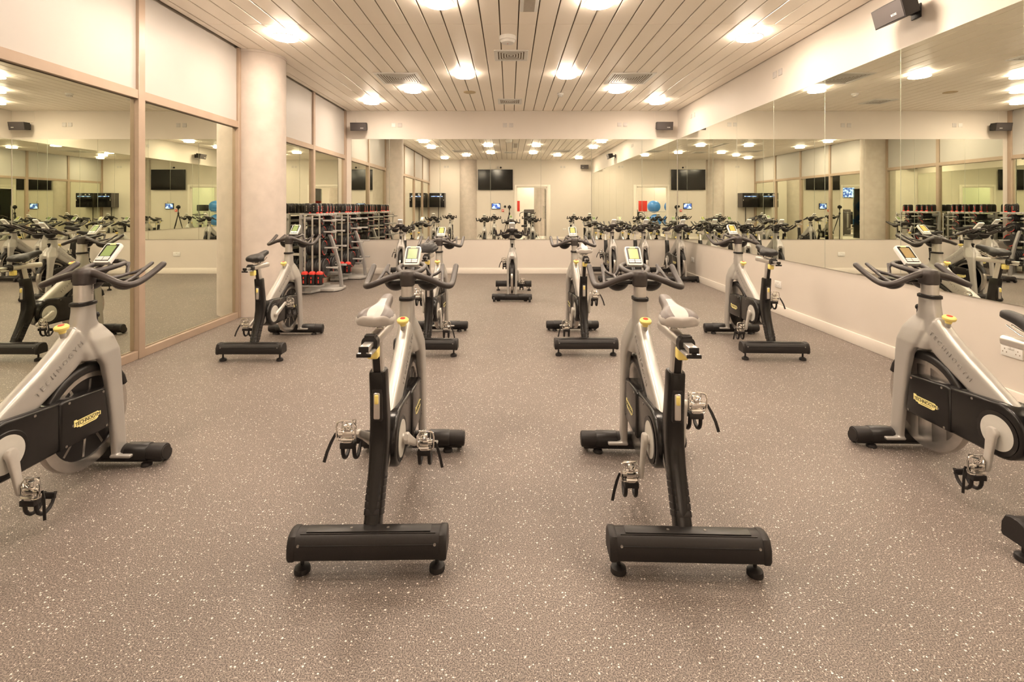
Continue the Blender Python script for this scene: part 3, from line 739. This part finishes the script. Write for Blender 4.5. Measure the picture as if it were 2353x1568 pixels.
    for i in range(len(KS)-1):
        m_ = 5
        for j in range(m_ + (1 if i == len(KS)-2 else 0)):
            u = j/m_; p_, q_ = KS[max(i-1, 0)], KS[min(i+2, len(KS)-1)]; a_, c_ = KS[i], KS[i+1]
            v_ = [.5*((2*a_[n])+(c_[n]-p_[n])*u+(2*p_[n]-5*a_[n]+4*c_[n]-q_[n])*u*u+(3*a_[n]-p_[n]-3*c_[n]+q_[n])*u**3) for n in range(5)]
            secs.append(saddle_sec(*v_))
    b = MB(); b.loft(secs)
    def wid(y):
        for p_, q_ in zip(KS[:-1], KS[1:]):
            if p_[0] <= y <= q_[0]: return p_[1]+(q_[1]-p_[1])*(y-p_[0])/(q_[0]-p_[0])
        return .05
    for f in b.bm.faces:
        c = f.calc_center_median(); ax = abs(c.x)
        tt = math.asin(min(1, ax/wid(c.y)))/(PI/2)
        white = (tt < .27 and .05 < c.y < .235 and f.normal.z > .1) or (c.y < .112 and tt > .80 and f.normal.z > -.6) or c.y < .0585
        f.material_index = 1 if white else 0
    bmesh.ops.rotate(b.bm, cent=(0, .16, .94), matrix=Matrix.Rotation(math.radians(11), 3, 'X'), verts=b.bm.verts); bmesh.ops.translate(b.bm, vec=(0, 0, .014), verts=b.bm.verts)
    sd = b.build('seat', [M['seatblack'], M['seatblack']], r, sharp=55)
    b = MB()
    for s in (-1, 1): b.tube([(s*.045, .08, .93), (s*.022, .12, .906), (s*.02, .2, .906), (s*.012, .29, .945)], .0035, 8, smooth=1)
    b.lathe([(.014, .885), (.016, .912), (.01, .918)], 16, mx=Matrix.Translation((0, .16, 0))); b.box(-.03, .03, .14, .18, .9, .913, bev=.003); b.build('seat_clamp', M['chrome'], sd)
    # --- rear bar
    prof = []
    b = MB(); secs = []
    def barsec(x, k=1.0):
        o = [(-.052, .082), (-.046, .072), (.046, .072), (.052, .082), (.050, .125), (.036, .155), (.014, .164), (-.014, .164), (-.036, .155), (-.050, .125)]
        return [(x, y*k, .118+(z-.118)*k) for y, z in o]
    b.loft([barsec(-.278), barsec(.278)])
    b.box(-.255, .255, -.028, -.024, .156, .162, mx=None)
    rb = b.build('rear_stabilizer', M['blackm'], r, sharp=50)
    b = MB(); b.box(-.235, .235, -.022, .022, .1625, .1655, bev=.0012); b.box(-.25, .25, -.0515, -.047, .128, .131); b.build('ridge', M['black'], rb)
    for s in (-1, 1):
        b = MB(); b.loft([barsec(s*.270, 1.02), barsec(s*.276, 1.06), barsec(s*.292, 1.06), barsec(s*.298, .97)]); b.build('end_cap', M['blackm'], rb)
        b = MB(); b.lathe([(.0075, .073), (.0075, .03), (.016, .028), (.028, .020), (.030, .012), (.030, .002), (.028, 0), (0, 0)], 24, mx=Matrix.Translation((s*.258, 0, 0))); b.build('levelling_foot', M['blackm'], rb)
        for yy, zz, xx in ((-.049, .130, .255), (.0, .165, .07)): 
            b = MB(); b.lathe([(.0055, 0), (.005, .002), (0, .0012)], 12, mx=Matrix.Translation((s*xx, yy, zz)) @ Matrix.Rotation(1.2 if yy < 0 else 0, 4, 'X')); b.build('bolt', M['boltgrey'], rb)
    # --- front bar
    b = MB(); FB = Matrix.Translation((0, .93, .068))
    b.lathe([(.042, -.20), (.042, .20)], 28, axis='x', mx=FB); b.box(-.28, .28, .908, .952, .020, .034, bev=.004)
    fb = b.build('front_stabilizer', M['blackm'], r)
    for s in (-1, 1):
        S = FB @ (Matrix.Rotation(PI, 4, 'Z') if s < 0 else Matrix())
        b = MB(); b.lathe([(.044, .092), (.047, .095), (.047, .205), (.044, .21)], 28, axis='x', mx=S); b.build('sleeve', M['black'], fb)
        b = MB(); b.lathe([(.043, .205), (.043, .288), (.040, .293), (0, .294)], 28, axis='x', mx=S); b.lathe([(.034, .2935), (.033, .296), (.028, .2962)], 28, axis='x', mx=S); b.build('end_cap', M['blackm'], fb)
        b = MB(); b.lathe([(.0075, .04), (.0075, .022), (.024, .016), (.028, .004), (.026, 0), (0, 0)], 22, mx=Matrix.Translation((s*.20, .915, 0))); b.build('levelling_foot', M['blackm'], fb)
        b = MB(); b.lathe([(.031, -.014), (.034, -.010), (.034, .010), (.031, .014), (.012, .014), (.012, -.014), (.031, -.014)], 28, axis='x', mx=Matrix.Translation((s*.262, .975, .035))); b.box(s*.262-.006, s*.262+.006, .93, .978, .03, .06); b.build('transport_wheel', M['blackm'], fb)
    
    # --- cranks and pedals
    for s in (1, -1):
        b = MB(); secs = []
        for t, w, th in ((-.026, .013, .010), (-.016, .023, .012), (0, .026, .013), (.02, .0225, .0125), (.09, .018, .011), (.15, .0165, .010), (.168, .016, .010), (.181, .012, .009), (.186, .006, .006)):
            secs.append(sup((s*(.082+.010*max(t, 0)/.17), t, 0), X, (0, 0, 1), th, w, 3))
        b.loft(secs); b.lathe([(.020, 0), (.019, .016), (.0, .016)], 20, axis='x', mx=Matrix.Translation((s*.060, 0, 0)) @ (Matrix.Rotation(PI, 4, 'Z') if s < 0 else Matrix()))
        PS = Matrix.Scale(1.15, 4)
        ca = b.build('crank_arm', M['crank'], r, loc=(0, .315, .36))
        ca['side'] = s
        # pedal: hangs with its platform upright, origin at spindle
        b = MB()
        b.tube([(s*.0, 0, 0), (s*.034, 0, 0)], [.008, .0065], 12); b.tube([(s*.02, 0, 0), (s*.075, 0, 0)], [.009, .012], 12)
        b.tube([(s*x, -.006, z) for x, z in ((.012, -.03), (.012, .05), (.068, .05), (.082, .04), (.082, -.02), (.068, -.03))], .0036, 8, closed=True, smooth=1)
        b.tube([(s*x, .010, z) for x, z in ((.016, -.026), (.016, .046), (.066, .046), (.066, -.026))], .003, 8, closed=True)
        b.box(s*.022, s*.060, -.012, .012, -.012, .012, bev=.004); b.box(s*.028, s*.054, -.013, .012, .012, .036, bev=.003); b.box(s*.026, s*.056, -.014, .012, -.034, -.014, bev=.004)
        b.tube([(s*.026, -.014, .034), (s*.032, -.018, .022), (s*.041, -.018, .028), (s*.05, -.018, .022), (s*.056, -.014, .034)], .0028, 6)
        b.tube([(s*.020, -.013, -.018), (s*.062, -.013, -.018)], .006, 8); b.tube([(s*.018, -.01, .02), (s*.064, -.01, .02)], .004, 8)
        bmesh.ops.scale(b.bm, vec=(1.12, 1.12, 1.12), verts=b.bm.verts); pd = b.build('pedal', M['chrome'], ca, loc=(s*.092, .165, 0))
        # toe clip + strap kept in the pedal's own mesh level as separate child meshes of the crank
        b = MB()
        b.box(s*.012, s*.068, -.016, .014, -.052, -.030, bev=.003)
        for x0 in (.014, .056): b.tube([(s*(x0+.005), .0, -.048), (s*(x0+.005), .004, -.085), (s*(x0+.004), .03, -.108), (s*(x0+.003), .065, -.095), (s*(x0+.001), .085, -.05)], [.008, .0075, .009, .007, .006], 8, smooth=1, flat=.8)
        b.box(s*.016, s*.064, .072, .082, -.075, -.050, bev=.003)
        bmesh.ops.scale(b.bm, vec=(1.12, 1.12, 1.12), verts=b.bm.verts); tcp = b.build('toe_clip', M['blackm'], ca, loc=(s*.092, .165, 0))
        b = MB(); w = .0065
        path = [(.075, -.004, -.012), (.098, .0, -.002), (.112, -.01, -.03), (.125, -.022, -.065), (.135, -.03, -.105)]
        secs = []
        for i, (x, y, z) in enumerate(path):
            q0, q1 = Vector(path[max(i-1, 0)]), Vector(path[min(i+1, len(path)-1)]); dq = (q1-q0).normalized(); n_ = Vector((dq.z, 0, -dq.x)).normalized()*w
            secs.append([(s*(x+n_.x), y-.0013, z+n_.z), (s*(x-n_.x), y-.0013, z-n_.z), (s*(x-n_.x), y+.0013, z-n_.z), (s*(x+n_.x), y+.0013, z+n_.z)])
        b.loft(secs); st = b.build('strap', M['black'], ca, loc=(s*.092, .165, 0))
    # --- handlebar group, origin at post top so it can be raised
    hb = None
    b = MB()
    b.loft([sup((0, .758, z), X, (0, 1, 0), hx, hy, 2.6) for z, hx, hy in ((.972, .034, .046), (.978, .0375, .051), (1.035, .0375, .051), (1.054, .032, .044), (1.060, .018, .028))])
    for s in (-1, 1):
        b.tube([(s*.0, .765, 1.032), (s*.05, .762, 1.030), (s*.12, .752, 1.008), (s*.19, .748, .978), (s*.228, .765, .968), (s*.236, .82, .978), (s*.238, .90, 1.010), (s*.240, .985, 1.052)], [.020, .019, .0175, .0172, .0172, .0168, .0165, .0165], 14, smooth=2, round_end=True)
        b.tube([(s*.028, .775, 1.036), (s*.062, .83, 1.046), (s*.075, .89, 1.058), (s*.058, .95, 1.066), (0, .985, 1.070)], [.017, .0145, .0135, .013, .013], 12, smooth=2)
        b.tube([(s*.115, .765, 1.0), (s*.112, .85, 1.004), (s*.110, .895, 1.008)], [.013, .010, .010], 10, smooth=1)
        b.tube([(s*.160, 1.00, 1.052), (s*.150, .945, 1.022), (s*.110, .895, 1.006), (s*.088, .925, 1.026), (s*.064, .965, 1.064)], .0095, 10, smooth=2)
        b.tube([(s*.188, .765, .978), (s*.176, .85, .992), (s*.160, 1.01, 1.056)], [.010, .0095, .0105], 10, smooth=1, round_end=True)
    hm = remesh(b, .0042, 4, .5); b = MB(); b.mesh(hm)
    hb = b.build('handlebar', M['rubber'], r, sharp=70)
    for s in (-1, 1):
        b = MB(); b.ball((s*.092, .90, .985), (.066, .062, .062), 24, 14, zmax=.06); b.build('bottle_cup', M['black'], hb)
    b = MB(); b.box(-.11, .11, .80, .835, .975, .995, bev=.006); b.tube([(0, .80, .985), (0, .93, 1.05)], .014, 10); b.build('bracket', M['black'], hb)
    # console
    T = Matrix.Translation((0, .905, 1.118)) @ Matrix.Rotation(math.radians(46), 4, 'X')   # local z = outward normal (up and back)
    b = MB(); oc = [(-.036, -.066), (.036, -.066), (.043, -.06), (.045, .05), (.041, .064), (.033, .068), (-.033, .068), (-.041, .064), (-.045, .05), (-.043, -.06)]
    b.prism(oc, -.016, .008, bev=.004, seg=2, mx=T); b.box(-.025, .025, -.05, -.01, -.035, -.014, bev=.006, mx=T)
    con = b.build('console', M['white'], r)
    b = MB(); b.prism([(-.035, -.055), (.035, -.055), (.0365, .052), (.034, .058), (-.034, .058), (-.0365, .052)], .008, .0094, mx=T); b.build('bezel', M['black'], con, smooth=False)
    b = MB(); b.box(-.0265, .0265, -.024, .047, .0094, .0102, mx=T); b.build('screen', M['lcd_green'], con, smooth=False)
    b = MB()
    for ix in (-1, 1):
        for k in range(2): b.box(ix*.017-.0155, ix*.017+.0155, -.0385-k*.0125, -.0275-k*.0125, .0094, .0112, bev=.001, mx=T)
    b.build('button', M['white'], con)
    b = MB(); b.box(-.016, .016, .052, .064, .0075, .0100, bev=.001, mx=T); b.build('badge_tab', M['badge'], con)
    return r


def set_bike(root, x, y, rz, label, seat='black', seat_dy=0., seat_dz=0., hb=0., crank=-30., lcd='lcd_green', strap=True):
    root.location = (x, y, 0); root.rotation_euler = (0, 0, rz)
    tag(root, label, 'exercise bike', 'indoor bikes in the studio')
    cs = {'black': ('seatblack', 'seatblack'), 'grey': ('seatgrey', 'seatwhite')}[seat]
    for ch in KIDS2(root):
        n = ch.name.split('.')[0]
        if n in ('seat', 'seat_rail'): ch.location = (0, seat_dy if n == 'seat' else seat_dy*.9, seat_dz)
        if n == 'seat_post': ch.location = (0, -.22*seat_dz, seat_dz)
        if n == 'seat':
            for i in (0, 1): ch.material_slots[i].link = 'OBJECT'; ch.material_slots[i].material = M[cs[i]]
        if n in ('handlebar', 'console'): ch.location = (0, 0, hb)
        if n == 'handlebar_post': ch.location = (0, 0, hb)
        if n == 'console':
            for g in KIDS2(ch):
                if g.name.startswith('screen'): g.material_slots[0].link = 'OBJECT'; g.material_slots[0].material = M[lcd]
        if n == 'crank_arm':
            a = math.radians(crank)+(PI if ch['side'] < 0 else 0)
            ch.rotation_euler = (a, 0, 0)
            for g in KIDS2(ch): g.rotation_euler = (-a, 0, 0)
def KIDS2(o): return [x for x in bpy.data.objects if x.parent == o]

proto = make_bike(); index_kids()
for o in list(bpy.data.objects):
    if o.parent and o.name.split('.')[0] == 'crank_arm' and 'side' not in o: o['side'] = 1
R_ = math.radians
bikes = [  # x, y of rear bar, rz, label, kwargs
    (-.537, 1.875, R_(1.0), 'exercise bike with grey and white saddle and green screen, front left of centre', dict(seat='grey', crank=-32, seat_dy=.0, lcd='lcd_green')),
    (.676, 1.862, R_(-1.8), 'exercise bike with grey and white saddle and lime screen, front right of centre', dict(seat='grey', crank=96, seat_dy=.0, lcd='lcd_lime')),
    (-2.165, 1.725, 0, 'silver exercise bike cut off by the left edge, nearest the mirrored left wall', dict(crank=-82, hb=.03, lcd='lcd_green')),
    (2.295, 1.925, R_(-1.0), 'silver exercise bike cut off by the right edge, with tan screen', dict(crank=95, hb=.0, lcd='lcd_tan', seat_dz=-.09, seat_dy=.03)),
    (-2.345, 4.43, 0, 'black saddled exercise bike standing in front of the round column', dict(crank=25, hb=.03, seat_dz=-.03, seat_dy=-.03, lcd='lcd_green')),
    (-.78, 4.57, R_(-1.0), 'exercise bike with black quilted saddle cover, behind the front left bike', dict(crank=-85, seat_dz=.05, lcd='lcd_lime')),
    (.72, 4.59, R_(.5), 'exercise bike with pale saddle, behind the front right bike', dict(seat='grey', crank=100, seat_dz=.03, lcd='lcd_lime')),
    (2.42, 4.46, R_(-2), 'black saddled exercise bike with orange screen by the right wall, second row', dict(crank=105, hb=.03, lcd='lcd_orange', seat_dz=.02)),
    (.07, 8.15, R_(178), 'exercise bike alone in the middle of the floor, facing the camera', dict(crank=90, lcd='lcd_green')),
    (1.95, 10.02, R_(180), 'exercise bike facing out of the far right corner, left of three', dict(crank=60, lcd='lcd_green')),
    (2.548, 10.02, R_(180), 'exercise bike facing out of the far right corner, middle of three', dict(crank=80, lcd='lcd_lime')),
    (3.165, 9.96, R_(183), 'exercise bike facing out of the far right corner, closest to the side wall', dict(crank=-60, lcd='lcd_green')),
    (-2.12, 9.95, R_(186), 'exercise bike facing out from the back wall beside the weight racks', dict(crank=70, lcd='lcd_green')),
]
allb = [proto]+[copy_tree(proto) for _ in bikes[1:]]
for o, (x, y, rz, lab, kw) in zip(allb, bikes): set_bike(o, x, y, rz, lab, **kw)
# quilted gel cover on one saddle: its own part
fb = allb[5]
b = MB(); secs = []
for y, w_, top in ((.035, .06, .975), (.06, .092, .995), (.11, .098, 1.003), (.16, .080, 1.0), (.21, .055, .996), (.27, .04, .994), (.32, .03, .988), (.335, .012, .98)):
    secs.append([(w_*math.sin(t*PI/2)*(1+.03*math.cos(t*22)), y, top-.055*abs(t)**2.2+.004*math.cos(t*22)) for t in [-1+2*k/32 for k in range(33)]]+[(w_*.9*t, y, top-.06) for t in (.8, .4, 0, -.4, -.8)])
b.loft(secs); gc = b.build('saddle_cover', M['seatblack'], fb, sharp=60); gc.location = (0, 0, .05)

# ------------------------------------------------------------------ weight racks by the left wall
def make_disc(rad, th):
    me = MB(); me.lathe([(.0195, -th/2), (rad*.32, -th/2), (rad*.36, -th*.32), (rad*.80, -th*.32), (rad*.86, -th/2), (rad*.97, -th/2), (rad, -th*.3), (rad, th*.3), (rad*.97, th/2), (rad*.86, th/2), (rad*.80, th*.32), (rad*.36, th*.32), (rad*.32, th/2), (.0195, th/2), (.0195, -th/2)], 40, axis='x')
    return me
def red_arcs(rad, th):
    m = MB()
    for s in (1,):
        for a0 in (20, 200):
            secs = []
            for k in range(13):
                a = math.radians(a0+k*6); x = s*th*.5
                secs.append([(x, rad*.87*math.cos(a), rad*.87*math.sin(a)), (x, rad*.95*math.cos(a), rad*.95*math.sin(a)), (x+.0012, rad*.95*math.cos(a), rad*.95*math.sin(a)), (x+.0012, rad*.87*math.cos(a), rad*.87*math.sin(a))])
            m.loft(secs)
    return m
TIERS = [(.40, .155, .040, 7, 'lowest'), (.725, .125, .036, 7, 'second lowest'), (.985, .095, .034, 7, 'second highest'), (1.172, .068, .032, 7, 'highest')]
protos = {}
for z, rad, th, n, nm in TIERS:
    p = make_disc(rad, th).build('weight_plate', M['plate'], sharp=30); a = red_arcs(rad, th).build('stripe', M['red'], p, smooth=False)
    protos[nm] = (p, a); p['unused'] = 1
used = set()
def put_plate(nm, loc, label, group):
    p, a = protos[nm]
    if nm not in used: used.add(nm); o = p
    else:
        o = p.copy(); C.objects.link(o); c = a.copy(); C.objects.link(c); c.parent = o
    o.location = loc; tag(o, label, 'weight plate', group)
for p, a in protos.values(): del p['unused']

def block_mesh():
    b = MB(); b.loft([sup((0, 0, z), (1, 0, 0), (0, 1, 0), hx, hy, 4) for z, hx, hy in ((.0, .050, .031), (.015, .054, .034), (.13, .054, .034), (.155, .046, .030), (.166, .030, .022))])
    return b
bb = block_mesh().build('hand_weight', M['black'], sharp=60)
d = MB()
for s in (1,):
    for z in (.055, .085, .115): d.lathe([(.0085, 0), (.0075, .003), (0, .004)], 12, axis='x', mx=Matrix.Translation((.0535, 0, z)))
    for z in (.055, .085, .115): d.lathe([(.0085, 0), (.0075, -.003), (0, -.004)], 12, axis='y', mx=Matrix.Translation((0, -.0338, z)))
d.build('stud', M['chrome'], bb)
d = MB(); d.box(.015, .0565, -.030, .030, 0.0008, .022, bev=.004); d.box(.0535, .0555, .018, .025, .03, .12); d.build('base', M['red'], bb)
def bar_make():
    r = empty('weight_bar', (0, 0, 0))
    b = MB(); b.tube([(0, 0, .05), (0, 0, 1.10)], .0145, 12); b.build('shaft', M['alu'], r)
    b = MB(); b.loft([sup((0, 0, z), (1, 0, 0), (0, 1, 0), h, h, 3) for z, h in ((0, .046), (.01, .054), (.15, .054), (.165, .050))])
    for k in range(4): b.box(-.012+.0, .012, .05, .058, .02+k*.03, .04+k*.03, mx=Matrix.Rotation(PI/2*k, 4, 'Z'))
    b.build('end_block', M['black'], r)
    b = MB(); b.loft([sup((0, 0, z), (1, 0, 0), (0, 1, 0), h, h*.8, 3) for z, h in ((.158, .050), (.185, .052), (.205, .042), (.215, .022))]); b.box(.0535, .0555, -.008, .008, .03, .13); b.box(-.008, .008, -.0555, -.0535, .03, .13); b.build('collar', M['red'], r)
    return r
barp = bar_make(); index_kids()
barused = [False]; blockused = [False]
def rack(yc, which):
    r = empty('weight_rack', (-3.08, yc, 0), 0, 'grey weight rack with black plates by the left wall, %s of two' % which, 'weight rack', 'weight racks by the left wall')
    b = MB(); W = .42
    b.prism([(-.29, -W), (-.10, -W), (-.02, -W*.55), (.20, -W*.55), (.28, -W*.3), (.28, W*.3), (.20, W*.55), (-.02, W*.55), (-.10, W), (-.29, W)], .012, .052, bev=.004); b.build('base', M['racklight'], r)
    b = MB()
    for x, y in ((-.2, -W*.9), (-.2, W*.9), (.22, -.1), (.22, .1)): b.lathe([(.03, 0), (.03, .014)], 16, mx=Matrix.Translation((x, y, 0)))
    b.build('rubber_foot', M['blackm'], r)
    b = MB(); secs = []
    for x, z in ((.25, .05), (.235, .22), (.20, .45), (.14, .68), (.07, .88), (.045, .93)): secs.append(sup((x, 0, z), (1, 0, 0), (0, 1, 0), .030, .024, 4))
    b.loft(secs); b.build('front_upright', M['rackgrey'], r)
    b = MB()
    for y in (-W+.02, W-.02): b.box(-.285, -.235, y-.025, y+.025, .05, 1.27, bev=.004); b.box(-.235, -.10, y-.015, y+.015, 1.18, 1.24, bev=.004)
    b.build('back_post', M['rackgrey'], r)
    b = MB()
    for z, rad, th, n, nm in TIERS: b.box(-.262, -.23, -W+.04, W-.04, z-.02, z+.02, bev=.003)
    b.box(-.24, .21, -.02, .02, .28, .31, bev=.003); b.build('crossbar', M['rackgrey'], r)
    for z, rad, th, n, nm in TIERS:
        xe = .27 if z < .9 else .24
        for y in (-.21, .21):
            b = MB(); b.tube([(-.235, y, z), (xe, y, z)], .0145, 12); b.box(xe-.09, xe, y-.020, y+.020, z-.016, z+.016, bev=.004); b.build('peg', M['racklight'], r)
            for k in range(n):
                x = -.215+th/2+k*(th+.0015)
                col = 'nearer' if y < 0 else 'farther'
                put_plate(nm, (-3.08+x, yc+y, z), 'black rubber weight plate on the %s peg of the %s stack, %s rack' % (nm, col, which), 'plates on %s peg, %s stack, %s rack' % (nm, col, which))
    b = MB(); b.box(-.28, .0, -W, W, 1.268, 1.292, bev=.004); b.box(-.015, .03, -W, W, 1.255, 1.292, bev=.004)
    for k in range(7): b.box(.028, .046, -W+.06+k*.115, -W+.09+k*.115, 1.26, 1.29, bev=.003)
    b.build('top_tray', M['racklight'], r)
    b = MB(); b.box(-.24, .12, -W-.12, -W+.0, .135, .16, bev=.003); b.box(-.24, -.2, -W-.02, -W+.03, .05, .16, bev=.003); b.box(-.26, .10, -W-.043, -W, 1.20, 1.22, bev=.003); b.build('bar_holder', M['rackgrey'], r)
    for k, (x, y) in enumerate(((-.17, -W-.06), (-.05, -W-.06), (.065, -W-.06))):
        o = barp if not barused[0] else copy_tree(barp); barused[0] = True
        o.location = (-3.08+x, yc+y, .1615); tag(o, 'upright silver bar with red and black foot on the %s rack, %s' % (which, ('closest to the wall', 'middle of three', 'closest to the room')[k]), 'weight bar', 'upright bars on the racks')
    for k in range(6):
        for j in (0, 1):
            if (k, j, which) in ((2, 0, 'nearer'), (4, 1, 'farther'), (1, 1, 'nearer'), (3, 0, 'farther')): continue
            if not blockused[0]: o = bb; blockused[0] = True
            else:
                o = bb.copy(); C.objects.link(o)
                for ch in KIDS.get(bb.name, []):
                    c = ch.copy(); C.objects.link(c); c.parent = o
            o.location = (-3.08-.06-.12*j, yc-W+.07+k*.137+random.uniform(-.012, .012), 1.292); o.rotation_euler[2] = random.uniform(-.12, .12)
            tag(o, 'black hand weight on the %s rack top, %s row, %s place from the near end' % (which, 'front' if j == 0 else 'back', words_n[k]), 'hand weight', 'hand weights on the rack tops')
rack(8.22, 'nearer'); rack(9.58, 'farther')

# ------------------------------------------------------------------ camera, world, view
cam = bpy.data.cameras.new('camera'); co = bpy.data.objects.new('camera', cam); C.objects.link(co)
co.location = (0, 0, EYE); co.rotation_euler = (PI/2, 0, 0)
cam.sensor_width = 36; cam.lens = F/2353*36; cam.clip_start = .02; cam.clip_end = 100
cam.shift_x = (2353/2-VX)/2353; cam.shift_y = -(784-VY)/2353
sc.camera = co
w_ = bpy.data.worlds.new('world'); sc.world = w_; w_.use_nodes = True
w_.node_tree.nodes['Background'].inputs['Color'].default_value = (.9, .75, .6, 1); w_.node_tree.nodes['Background'].inputs['Strength'].default_value = .0
sc.view_settings.view_transform = 'Standard'; sc.view_settings.look = 'None'; sc.view_settings.gamma = 1; sc.view_settings.use_curve_mapping = False
sc.view_settings.exposure = 0.95
sc.cycles.max_bounces = 9; sc.cycles.glossy_bounces = 6; sc.cycles.diffuse_bounces = 4
sc.cycles.use_denoising = True; sc.cycles.adaptive_threshold = .03
for o in list(bpy.data.objects):
    if 'side' in o: del o['side']
